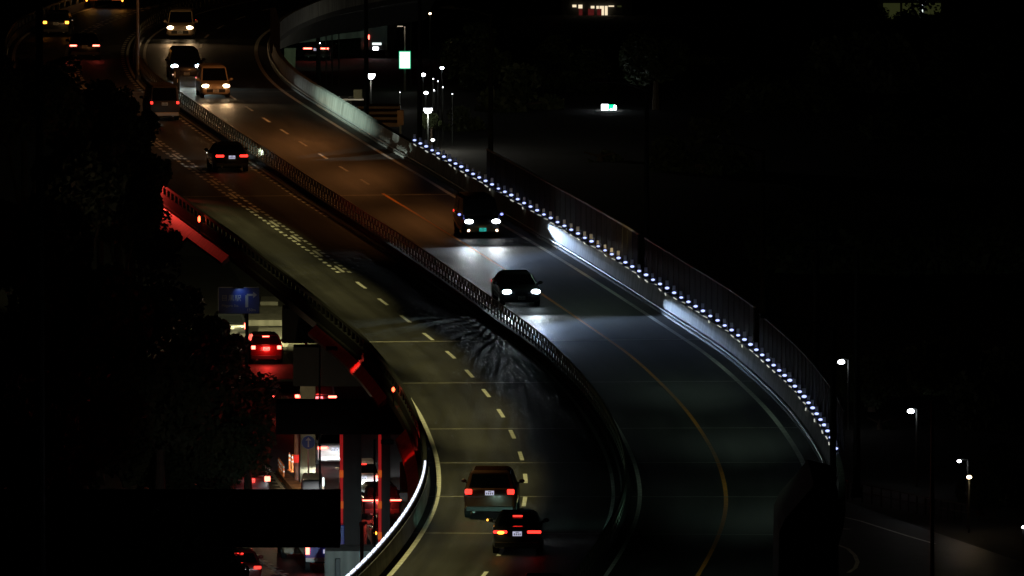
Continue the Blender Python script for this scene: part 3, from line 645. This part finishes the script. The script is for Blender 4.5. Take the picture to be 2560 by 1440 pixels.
# pale kerb walls beyond the pier
WY = 705.0
def wall(label, x0, x1, y0, yb, dep, m_='concrete', name='low_wall', cat='wall'):
    Y = Yg(yb); o = MB(); fbox(o, x0, x1, y0, yb, Y, dep); o = o.build(name, m_, bevel=.03); return tag(o, label, cat)
wall('low pale kerb wall nearest behind the dark red car', 640, 800, 846, 868, 7.0)
wall('pale kerb wall in the middle behind the pier', 615, 800, 800, 815, 9.0)
wall('narrow yellow lit wall to the right of the blue road sign', 650, 695, 754, 764, 3.5)
wall('pale concrete block at the foot of the black pier', 720, 800, 860, 877, 1.0, 'concrete')
wall('dark planter wall under the yellow lit wall', 650, 695, 769, 782, 1.5, 'olive')
ul = thing('street_lamp', Q(765, 800, 678) * 1.0, 0, 'street lamp hidden behind the black pier lighting the pale kerb walls', 'street lamp')
ul.location.z = 0
MB().cyl((0, 0, 0), (0, 0, 5.2), .07, n=8).build('pole', 'dark_steel', ul); MB().box((0, .3, 5.2), (.25, .7, .1)).build('lamp_head', 'dark_steel', ul)
light('SPOT', 22000, (1, .9, .42), (0, .3, 5.05), (-2.6, 24, 0), 42, .6, .1, ul)
# teal lit barrier and post at the bottom
Yb = Yg(1470); o = MB(); fbox(o, 812, 1010, 1378, 1470, Yb, 3.0); tag(o.build('barrier_wall', 'concrete'), 'pale teal lit wall at the bottom beside the blue truck', 'wall')
o = MB(); fbox(o, 838, 851, 1396, 1500, Yb - .4, .2); tag(o.build('bollard', 'plastic', bevel=.02), 'black post in front of the pale teal wall', 'post')
tl = thing('street_lamp', P(905, 1600, 0), 0, 'street lamp below the inner curve lighting the teal wall', 'street lamp')
MB().cyl((0, 0, 0), (0, 0, 4.6), .07, n=8).build('pole', 'dark_steel', tl); MB().box((0, .3, 4.6), (.22, .6, .1)).build('lamp_head', 'dark_steel', tl)
light('SPOT', 5000, (.55, .95, 1), (0, .3, 4.5), Q(880, 1425, Yb) - tl.location, 24, .9, .1, tl)
light('SPOT', 2600, (.95, .95, 1), (0, .3, 4.5), P(672, 1408, 0) - tl.location, 30, .9, .1, tl)  # added second beam that brightens the lower hatching
# signs at street level
sg_ = thing('road_sign', Q(597, 751, 640), 0, 'large dark blue direction sign with white arrow and lettering', 'road sign')
u = 640 / F
MB().box((0, 0, 0), (103 * u, .06, 66 * u)).build('sign_board', 'sign_blue', sg_, bevel=.01)
MB().box((-51 * u, -.02, 0), (2 * u, .08, 66 * u)).box((0, -.02, 33 * u), (103 * u, .08, 1.5 * u)).build('frame', 'galv', sg_)
fx = (math.pi / 2, 0, 0)
text_mesh('目黒駅', 17 * u, 'sign_white', sg_, (-19 * u, -.04, 5 * u), fx)
text_mesh('Meguro Sta.', 9 * u, 'sign_white', sg_, (-21 * u, -.04, -13 * u), fx)
text_mesh('150m', 10 * u, 'sign_white', sg_, (31 * u, -.04, -24 * u), fx)
MB().box((20 * u, -.04, -2 * u), (7 * u, .01, 30 * u)).box((28 * u, -.04, 14 * u), (16 * u, .01, 5 * u)).slab([(36 * u, -.04, 22 * u), (45 * u, -.04, 14 * u), (36 * u, -.04, 6 * u)], (0, 1, 0), .01).build('arrow', 'sign_white', sg_)
MB().cyl((20 * u, .1, -33 * u), (20 * u, .1, -sg_.location.z), .08, n=8).build('pole', 'dark_steel', sg_)
MB().box((0, -.6, 34 * u), (.5, .12, .08)).box((0, -.3, 34 * u), (.05, .6, .04)).build('sign_lamp', 'dark_steel', sg_)
light('SPOT', 8, (.6, .85, 1), (.0, -.45, 32 * u), (0.15, 0, 12 * u), 110, 1, .05, sg_)
rs = thing('round_sign', Q(771, 1106, 606), 0, 'round blue sign with a white upward arrow in front of the olive column', 'road sign')
u = 606 / F
MB().cyl((0, -.02, 0), (0, .02, 0), 16.5 * u, n=28).build('sign_face', 'sign_blue', rs)
MB().cyl((0, .02, 0), (0, .03, 0), 17.3 * u, n=28).build('rim', 'galv', rs)
MB().box((0, -.03, -2 * u), (3.4 * u, .01, 19 * u)).slab([(-7 * u, -.03, 5 * u), (0, -.03, 13 * u), (7 * u, -.03, 5 * u)], (0, 1, 0), .01).build('arrow', 'sign_white', rs)
MB().cyl((0, .06, -.2), (0, .06, -rs.location.z), .035, n=8).build('pole', 'galv', rs)
lb = thing('lit_bollard', P(807, 1236, 0), 0, 'lit white box on a post with a small yellow lamp', 'bollard')
MB().box((0, 0, .18), (.09, .09, .36)).build('post', 'p_cream', lb); MB().box((.0, 0, .56), (.14, .1, .38)).build('light_box', 'e_sign', lb); MB().ell((-.12, 0, .62), (.12, .1, .12)).build('lamp', 'e_amber', lb)
# street median: kerb, dark guard box
o = MB(); pp = [(690, 1180), (708, 1180), (815, 1262), (760, 1262)]; o.slab([P(x, y, .12) for x, y in pp], (0, 0, 1), .22); md_ = o.build('median_kerb', mat('rusty_kerb', (.3, .16, .09), .7, var=.5, scale=2)); tag(md_, 'rusty brown kerb island with faded stripes behind the long black beam', 'kerb island')
o = MB(); o.box(P(780, 1215, .45), (.9, 3.2, .9)); tag(o.build('crash_cushion', 'plastic', bevel=.1), 'black crash cushion in front of the olive column', 'crash cushion')
# delineator posts
dp = thing('delineator_post', P(709, 1205, 0), 0, 'orange rubber post with white bands on the street median', 'delineator', 'orange posts on the street median')
MB().cyl((0, 0, 0), (0, 0, .8), .045, n=10).cyl((0, 0, 0), (0, 0, .05), .12, n=12).build('post', 'cone', dp)
MB().cyl((0, 0, .62), (0, 0, .72), .05, n=10).build('reflective_or_glow_band', 'reflector', dp)
MB().cyl((0, 0, .44), (0, 0, .5), .05, n=10).build('reflective_or_glow_band', 'reflector', dp)
for x, y in [(706, 1201), (703, 1197), (700, 1193), (697, 1188), (731, 1180), (724, 1176)]: dup(dp, P(x, y, 0), 0)
lm = light('POINT', 260, (1, .75, .45), P(700, 1225, 0) + Vector((1.2, -6, 3.2)), None, radius=.2); lm.parent = rp_; lm.location = (-.6, -5, 3.6)
# green board seen between the column and the railing
o = MB(); fbox(o, 1000, 1045, 1155, 1232, 560, .1); tag(o.build('site_board', mat('green_board', (.02, .16, .04), .5)), 'dark green board between the red edged column and the railing', 'board')

# ------------------------------------------------------------------ added unseen red lamps that light the flange
def red_fill_lamp(px, py, off, z, lab, e, aim, cone=55, col=(1, .06, .04)):  # added lamp, unseen, gives the flange its red light
    s_ = s_at(px, py); b = C(s_, off, 0)
    t = thing('added_red_lamp', b, 0, lab, 'added red lamp', 'added red lamps left of the viaduct')
    MB().cyl((0, 0, 0), (0, 0, z + .1), .04, n=8).build('pole', 'black_steel', t)  # added pole that carries the red fill lamp
    MB().box((.5, 0, z), (.5, .12, .2)).build('housing', 'black_steel', t, bevel=.04)
    MB().cyl((.6, .06, z), (.6, .1, z), .08, n=14).build('added_red_lens', 'e_red', t)
    light('SPOT', e, col, (.8, .2, z), Vector(aim) - b, cone, .8, .15, t, 'added_red_beam')
    return t
sA = s_at(600, 560)
red_fill_lamp(432, 492, -13.0, D + .9, 'added unseen red lamp above the far lit girder', 1500, C(s_at(436, 497, D), LF - .9, D - .8), 125)
red_fill_lamp(925, 900, -13.4, D + .5, 'added unseen red lamp above the middle lit girder', 350, C(s_at(935, 900), LF - .5, D - .5), 90)
red_fill_lamp(1040, 1130, -13.3, D + .4, 'added unseen red lamp above the near lit girder', 350, C(s_at(1040, 1110), LF - .5, D - .5), 90)
for (x, y, lab) in ((518, 546, 'red light seen through the far railing'), (991, 972, 'small red light on the railing near the start of the white edge line')):
    s_ = s_at(x + (200 if x > 600 else 130), y); p_ = C(s_at(x, y, D + .65), LF - .3, D + .62)
    t = thing('red_marker_lamp', p_, 0, lab, 'marker lamp'); MB().ell((0, 0, 0), (.13, .1, .3 if x < 600 else .2)).build('lens', 'e_red', t, smooth=True); MB().box((0, .08, -.3), (.05, .05, .8)).build('bracket', 'dark_steel', t)

# ------------------------------------------------------------------ far end: overpass and buildings right of the road
ov = thing('overpass', (0, 0, 0), 0, 'far overpass with ribbed wall and teal lit edge beam', 'overpass')
def slabpx(mb, quad4, Y, th): # vertical panel with corners in view at distance Y
    mb.slab([Q(x, y, Y) for x, y in quad4], (0, 1, 0), th); return mb
slabpx(MB(), [(700, 112), (738, 107), (918, 92), (918, 76), (740, 96), (704, 92)], 930, .8).build('edge_beam', 'concrete', ov)
slabpx(MB(), [(758, 68), (905, 40), (960, 30), (960, 0), (905, 0), (790, 14)], 938, .4).build('ribbed_wall', 'olive', ov)
o = MB()
for i in range(24):
    x = 762 + i * 8; yb = 68 - (x - 758) * .2; slabpx(o, [(x, yb), (x + 2.5, yb - .5), (x + 2.5, yb - 34), (x, yb - 34)], 937.5, .3)
o.build('ribs', 'dark_concrete', ov)
slabpx(MB(), [(711, 172), (738, 172), (740, 120), (711, 120)], 925, 1.0).build('pier', 'olive', ov)
slabpx(MB(), [(798, 12), (842, 4), (842, 0), (798, 6)], 934, .2).build('top_rail', 'concrete', ov)
ol = thing('street_lamp', Q(830, 150, 915), 0, 'street lamp with black pole in front of the far overpass', 'street lamp'); ol.location.z = 0
h_ = Q(795, -20, 915).z
MB().cyl((-.93, 0, 0), (-.93, 0, h_), .13, n=8).build('pole', 'dark_steel', ol); MB().box((-.6, 0, h_), (.8, .3, .12)).build('lamp_head', 'dark_steel', ol)
light('SPOT', 550, (.6, .95, .75), (-.6, 0, h_ - .2), Q(790, 95, 930) - ol.location, 55, .8, .1, ol)
tw = thing('end_wall', (0, 0, 0), 0, 'tall brown wall rising behind the far end of the right parapet', 'wall')
slabpx(MB(), [(676, 128), (700, 172), (700, 60), (690, 20), (676, 20)], 800, .4).build('panel', 'pier_dark', tw)
def lit_panel(label, x0, x1, y0, y1, Y, m_, name='window', cat='window', dep=.15):
    o = MB(); fbox(o, x0, x1, y0, y1, Y, dep); return tag(o.build(name, m_), label, cat)
# shop building top centre-right
sb = thing('shop_building', (0, 0, 0), 0, 'dark building with lit shop windows and red drapes at the top edge', 'building')
fbox(MB(), 1405, 1580, -40, 120, 990, 12).build('wall', 'facade', sb)
for (x0, x1, y0, y1, m_) in [(1431, 1441, 12, 18, 'e_win'), (1446, 1456, 12, 21, 'e_win'), (1447, 1456, 22, 42, 'e_winred'), (1470, 1485, 22, 44, 'e_winred'), (1477, 1486, 15, 21, 'e_win'), (1491, 1497, 15, 22, 'e_win'), (1499, 1510, 15, 43, 'e_win'), (1512, 1519, 15, 43, 'e_win'), (1521, 1535, 14, 17, 'e_win'), (1493, 1504, 22, 40, 'e_winred'), (1445, 1456, 44, 48, 'e_win'), (1479, 1484, 57, 68, 'e_win'), (1471, 1478, 57, 68, 'e_winolive'), (1543, 1554, 14, 18, 'e_winolive'), (1477, 1484, 45, 51, 'e_winolive')]:
    fbox(MB(), x0, x1, y0, y1, 989.8 if m_ != 'e_winred' else 989.7, .1).build('window', m_, sb)
gb = thing('office_building', (0, 0, 0), 0, 'dim olive building with one bright vertical light at the top right', 'building')
fbox(MB(), 2195, 2500, -40, 75, 985, 14).build('wall', 'facade', gb)
for (x0, x1) in ((2208, 2250), (2256, 2298), (2312, 2352)): fbox(MB(), x0, x1, 8, 60 if x1 < 2300 else 36, 984.8, .1).build('window', 'e_winolive', gb)
fbox(MB(), 2305, 2307.5, 8, 64, 984.7, .1).build('glow_strip', 'e_sign', gb)
# lit sign with green border
wsn = thing('lit_sign', Q(1012, 150, 900), 0, 'bright white lit sign with green border and a black curved stroke', 'sign')
u = 900 / F
MB().box((0, .05, 0), (29 * u, .16, 44 * u)).build('green_frame', 'e_green', wsn)
MB().box((0, -.05, 0), (25.5 * u, .06, 40.5 * u)).build('white_face', 'e_sign', wsn)
o = MB(); cp_ = [(-3, 15), (-4.5, 14), (-4, 10), (-2.5, 6), (0, 2.5), (3, 0), (5, .8)]
for i in range(len(cp_) - 1): o.cyl((cp_[i][0] * u, -.09, cp_[i][1] * u), (cp_[i + 1][0] * u, -.09, cp_[i + 1][1] * u), .45 * u, n=6)
o.build('curved_stroke', 'plastic', wsn)
MB().cyl((0, .2, 24 * u), (0, .2, 80 * u), .05, n=8).cyl((0, .2, -wsn.location.z), (0, .2, -20 * u), .08, n=8).build('pole', 'galv', wsn)
MB().box((-12 * u, .2, 84 * u), (15 * u, .2, 2.5 * u)).cyl((0, .2, 60 * u), (0, .2, 83 * u), .045, n=8).build('lamp_arm', 'reflector', wsn)
light('POINT', 12, (1, .85, .6), (-.1, -.5, 74 * u), None, parent=wsn, radius=.1)
# park lamps
def dome(px, py, Y, w_, lab, m_='e_lamp', e=60, col=(1, .95, .8)):
    t = thing('park_lamp', Q(px, py, Y), 0, lab, 'lamp'); u = Y / F
    b = bmesh.new(); bmesh.ops.create_uvsphere(b, u_segments=16, v_segments=10, radius=.5)
    for v in b.verts:
        if v.co.z > 0: v.co.z *= .12
    q = MB(); q.b.free(); q.b = b
    o = q.build('diffuser', m_, t, smooth=True); o.scale = (w_ * u, w_ * u, w_ * u * 1.2)
    MB().cyl((0, 0, .02), (0, 0, .06), w_ * u * .55, .02, n=14).cyl((0, .1, .05), (0, .1, -t.location.z), .05, n=8).build('pole', 'dark_steel', t)
    if e: light('POINT', e, col, (0, -.3, -w_ * u), None, parent=t, radius=.15)
    return t
dome(927, 185, 880, 22, 'half round lamp glowing above the far car park')
dome(1070, 271, 840, 22, 'half round lamp glowing beside the lit shrubs', e=250)
def globe(px, py, Y, r_, lab, m_='e_lamp', e=0, arm=None, grp=None, col=(1, 1, 1)):
    t = thing('street_lamp' if arm else 'globe_lamp', Q(px, py, Y), 0, lab, 'street lamp' if arm else 'lamp', grp); u = Y / F
    MB().ell((0, 0, 0), (r_ * 2.2 * u, r_ * 1.6 * u, r_ * 1.5 * u), 0).build('lens', m_, t, smooth=True)
    ax = (arm or 0) * u
    if arm: MB().cyl((0, .03, r_ * u), (ax, .03, r_ * .7 * u), .03, n=6).cyl((ax, .03, r_ * .7 * u), (ax, .03, -t.location.z), .05, n=8).build('pole', 'dark_steel', t)
    else: MB().cyl((0, .12, .1), (0, .12, -t.location.z), .045, n=8).build('pole', 'dark_steel', t)
    if e: light('POINT', e, col, (0, -.3, -r_ * u - .1), None, parent=t, radius=.1)
    return t
globe(1058, 187, 860, 5.5, 'round white lamp right of the lit sign')
globe(1105, 170, 870, 4.5, 'round white lamp highest and farthest right of the lit sign')
globe(1065, 232, 850, 5, 'round white lamp with a warm glint below the lit sign')
globe(1082, 350, 800, 4, 'small flickering lamp behind the start of the guide lights')
globe(1462, 370, 860, 8, 'flat oval white lamp alone in the dark above the wall')
globe(1772, 148, 960, 6, 'lamp glinting through dark leaves in the upper right')
globe(2103, 905, 640, 8, 'bright street lamp nearest the panel fence on the right', e=6, arm=18, grp='street lamps on the dark right slope')
globe(2277, 1028, 610, 8, 'bluish street lamp in the middle of the right side', e=6, arm=15, grp='street lamps on the dark right slope')
globe(2398, 1153, 590, 5, 'bluish street lamp above the warm lamp on the far right', e=4, arm=22, grp='street lamps on the dark right slope')
globe(2423, 1193, 588, 6, 'warm lamp shining through leaves on the far right', 'e_lamp_warm', e=12, col=(1, .7, .35))
globe(2558, 1318, 570, 4, 'small violet lamp at the right edge')
for (x, y, r_, mm, lab) in [(1083, 197, 1.4, 'e_lamp', 'tiny white light just above the far shrubs'), (1095, 203, 1.1, 'e_lamp', 'tiny white light at the right end of the shrub row'), (1085, 226, 1.6, 'e_lamp', 'tiny upright white light beside the lower round lamp'),
        (1107, 218, 1.3, 'e_lamp', 'tiny slanted white light among dark leaves'), (1131, 235, 1.2, 'e_lamp', 'tiny white light farthest right of the shrub lamps'), (1000, 231, 1.0, 'e_lamp', 'tiny white light left of the lit sign pole'),
        (1027, 33, 1.4, 'e_lamp_warm', 'tiny warm light above the lit sign'), (1075, 34, 3.2, 'e_lamp_warm', 'warm cluster of light shining through leaves above the lit sign'), (755, 190, 1.1, 'e_lamp', 'tiny white light on the rim of the pale wall'),
        (815, 24, 1.8, 'e_lamp', 'small pale light at the left on the far overpass wall'), (847, 15, 2.4, 'e_lamp', 'small pale light at the right on the far overpass wall'), (830, 27, 2.0, 'e_amber', 'small orange light on the far overpass wall'),
        (278, 213, 1.4, 'e_red', 'tiny red light alone in the black left of the white box van'), (800, 108, 1.4, 'e_lamp', 'tiny white light under the far overpass edge beam'), (1181, 480, 1.0, 'e_red', 'tiny red light in the window of the black minivan')][:-1]:
    globe(x, y, 845 if y > 100 and x > 900 else (905 if x > 700 else 700), r_, lab, mm)
# green and white shop sign with poster column
ss_ = thing('pharmacy_sign', Q(1520, 272, 880), 0, 'glowing white and green sign over a narrow poster column', 'sign'); u = 880 / F
MB().box((-8 * u, 0, 0), (17 * u, .2, 22 * u)).build('white_face', 'e_lamp', ss_)
MB().box((8 * u, .02, 2 * u), (15 * u, .2, 17 * u)).build('green_face', emi('green_glow', (0, .8, .35), 1.6), ss_)
MB().ell((17 * u, -.03, 2 * u), (9 * u, .2, 15 * u)).ell((8 * u, -.13, -3 * u), (7 * u, .1, 7 * u)).build('white_bulb', 'e_lamp', ss_)
MB().box((-3 * u, .1, -28 * u), (11 * u, .15, 27 * u)).build('poster_blue', emi('poster_blue', (0, .12, .25), .35), ss_)
MB().box((0 * u, .0, -36 * u), (5 * u, .1, 12 * u)).build('poster_orange', emi('poster_orange', (.5, .15, .03), .5), ss_)
MB().cyl((-3 * u, .1, -40 * u), (-3 * u, .1, -ss_.location.z), .07, n=8).build('pole', 'dark_steel', ss_)
# pale ledge with box and brown steps behind the right wall
lg = thing('bus_shelter_roof', (0, 0, 0), 0, 'pale flat roof ledge with a small box on it behind the right wall', 'roof')
fbox(MB(), 845, 915, 247, 251, 850, 3.0).build('ledge', 'p_white', lg); fbox(MB(), 884, 905, 224, 247, 850.5, .8).build('box', 'olive', lg)
MB().box(Q(875, 300, 852), (.2, .2, 3)).build('post', 'dark_steel', lg)
light('POINT', 90, (1, .93, .7), Q(880, 236, 846), None, parent=lg, radius=.2)
stp = thing('stairs', (0, 0, 0), 0, 'brown stepped facade behind the pale part of the right wall', 'stairs')
for i, y in enumerate((266, 279, 293, 307)): fbox(MB(), 895, 1000, y, y + 2.5, 830 - i * 3, 1.0).fbox if False else fbox(MB(), 895, 1000, y, y + 10, 830 - i * 3, 2.6).build('step', 'brick', stp)
light('POINT', 14, SOD, Q(925, 280, 815), None, parent=stp, radius=.2)
bs = thing('brown_post', (0, 0, 0), 0, 'orange brown box post below the lit sign', 'post')
fbox(MB(), 993, 1009, 276, 313, 790, .4).build('box', 'brick', bs); fbox(MB(), 999, 1003, 313, 380, 790.1, .2).build('leg', 'dark_steel', bs)
light('POINT', 4, SOD, Q(1001, 294, 788), None, parent=bs, radius=.1)

# ------------------------------------------------------------------ lower right: building, road
nbd = thing('dark_building', (0, 0, 0), 0, 'black building with a slanting roof edge at the lower right', 'building')
a = [Q(x, y, 470) for x, y in [(1945, 1500), (1948, 1330), (1962, 1298), (2035, 1213), (2095, 1228), (2097, 1500)]]
MB().slab([v + Vector((0, 5, 0)) for v in a], (0, 1, 0), 10).build('wall', 'facade', nbd)
b0 = Q(1945, 1500, 475); b1 = Q(2097, 1500, 475); MB().box(((b0.x + b1.x) / 2, 475, b0.z / 2), (b1.x - b0.x - .1, 9.8, b0.z)).build('lower_wall', 'facade', nbd)
o = MB()
for i in range(26):
    x = 2040 + rng.rand() * 55; y = 1218; o.cyl(Q(x, y + rng.rand() * 8, 474), Q(x + rng.randn() * 9, y - 20 - rng.rand() * 50, 474 + rng.randn()), .02, .006, n=5)
tag(o.build('bare_twigs', 'bark'), 'bare twigs above the black building at the lower right', 'plant')
lr = MB(); lr.quad([P(x, y, .012) for x, y in [(1900, 1180), (2800, 1490), (2800, 1600), (1900, 1520)]]); lro = struct(lr.build('side_road', 'street_asphalt'))
m = MB(); band(m, [(2098, 1290), (2150, 1302), (2200, 1318), (2270, 1340), (2336, 1359)], .15, .018); m.build('lane_line', 'white_paint', lro)
m = MB(); band(m, [(2095, 1362), (2120, 1372), (2137, 1388), (2144, 1405), (2138, 1420), (2120, 1432)], .18, .018); m.build('edge_line', 'white_paint', lro)
m = MB(); band(m, [(2098, 1321), (2125, 1323)], .3, .018); m.build('stop_line', 'white_paint', lro)
gr_ = thing('guard_rail', (0, 0, 0), 0, 'thin guard rail beyond the side road at the right', 'guard rail')
o = MB(); pp = [P(x, y, .8) for x, y in [(2090, 1185), (2125, 1205), (2240, 1228), (2340, 1248), (2420, 1262)]]
for i in range(4): o.cyl(pp[i], pp[i + 1], .035, n=6); o.cyl(pp[i] - Vector((0, 0, .35)), pp[i + 1] - Vector((0, 0, .35)), .03, n=6)
o.build('rails', 'dark_steel', gr_)
for i in range(20):
    f = i / 19 * 4; k = min(3, int(f)); q = pp[k] + (pp[k + 1] - pp[k]) * (f - k); MB().cyl((q.x, q.y, 0), q, .04, n=6).build('post', 'dark_steel', gr_)
sl = thing('street_lamp', P(2330, 1480, 0), 0, 'black street lamp lighting the side road at the lower right', 'street lamp')
MB().cyl((0, 0, 0), (0, 0, 8), .09, .06, n=8).build('pole', 'dark_steel', sl); MB().box((-.6, 0, 8), (1.2, .25, .12)).build('lamp_head', 'dark_steel', sl)
light('SPOT', 80, (1, .85, .4), (-1, 0, 7.85), P(2190, 1370, 0) - sl.location, 95, 1, .1, sl)

# ------------------------------------------------------------------ trees
def crown_mesh(seed, n=2600, leaf=.3):
    rs_ = np.random.RandomState(seed); b = bmesh.new()
    cl_ = [(rs_.randn(3) * np.array([.42, .42, .34]), .28 + rs_.rand() * .3) for _ in range(16)]
    for i in range(n):
        c0, rr = cl_[rs_.randint(16)]; v = rs_.randn(3); v /= np.linalg.norm(v); p_ = c0 + v * rr * (rs_.rand() ** .35)
        if np.linalg.norm(p_) > 1.05: p_ *= 1.05 / np.linalg.norm(p_)
        a1 = Vector(rs_.randn(3)).normalized(); a2 = a1.orthogonal().normalized(); k = leaf * (.05 + .05 * rs_.rand())
        c = Vector(p_); b.faces.new([b.verts.new(c + a1 * k), b.verts.new(c + a2 * k * .6), b.verts.new(c - a1 * k), b.verts.new(c - a2 * k * .6)])
    me = bpy.data.meshes.new('crown'); b.to_mesh(me); b.free(); me.materials.append(M['leaf']); return me
crowns = [crown_mesh(i + 3, 5200, 1.0) for i in range(3)]
def tree(px, py, rpx, Y, label, group, sz=1.0):
    c = Q(px, py, Y); rr = rpx * Y / F
    t = thing('tree', (c.x, c.y, 0), 0, label, 'tree', group)
    h0 = max(.5, c.z)
    MB().cyl((0, 0, 0), (0, 0, h0), .09 * rr + .08, .04 * rr, n=8).cyl((0, 0, h0 * .6), (rr * .5, 0, h0), .05 * rr, .02 * rr, n=6).cyl((0, 0, h0 * .6), (-rr * .5, rr * .3, h0 * 1.05), .05 * rr, .02 * rr, n=6).build('trunk', 'bark', t)
    o = bpy.data.objects.new('crown', crowns[rng.randint(3)]); S.collection.objects.link(o); o.parent = t
    o.location = (0, 0, c.z); o.scale = (rr, rr, rr * sz); o.rotation_euler = (0, 0, rng.rand() * 6.28)
GL = 'nearly black leafy tree in the dark mass left of the viaduct'; GG = 'dark trees left of the viaduct'
for (x, y, r_, Y) in [(430, 800, 100, 602), (470, 1110, 105, 590), (30, 960, 120, 580), (120, 960, 90, 585), (400, 1180, 100, 588), (250, 900, 110, 590), (545, 1190, 75, 589), (520, 900, 105, 600), (575, 1000, 125, 596), (620, 1090, 115, 592), (555, 1130, 90, 588), (380, 600, 75, 650), (330, 420, 95, 660), (250, 330, 110, 650), (180, 260, 110, 655), (300, 520, 100, 640), (200, 480, 130, 620), (60, 260, 140, 640), (360, 760, 140, 605), (200, 800, 170, 590), (400, 1000, 150, 585), (200, 1080, 170, 575), (60, 620, 160, 600), (290, 262, 60, 690), (350, 330, 55, 665), (560, 1330, 60, 540), (480, 1420, 130, 505), (300, 1400, 150, 505), (100, 1400, 150, 505), (560, 1430, 60, 505), (60, 1100, 150, 560)]:
    tree(x, y, r_, Y, GL, GG)
GL2 = 'nearly black leafy tree on the dark slope right of the expressway'; GG2 = 'dark trees right of the viaduct'
for (x, y, r_, Y) in [(1180, 150, 90, 900), (1300, 280, 110, 880), (1420, 190, 100, 900), (1640, 150, 85, 880), (1772, 190, 70, 930), (1750, 420, 130, 820), (1950, 300, 150, 880), (2000, 620, 160, 740), (2150, 200, 140, 900), (2300, 420, 170, 850), (2450, 200, 150, 880), (2250, 700, 160, 740), (2450, 650, 170, 740), (2180, 950, 80, 650), (2350, 930, 110, 660), (2500, 1000, 120, 640), (2200, 1120, 60, 640), (2450, 1230, 60, 596), (2530, 1200, 90, 600), (1150, 330, 60, 860), (1078, 302, 26, 843), (1500, 460, 80, 830), (2320, 60, 90, 960), (2220, 80, 60, 960)]:
    tree(x, y, r_, Y, GL2, GG2)
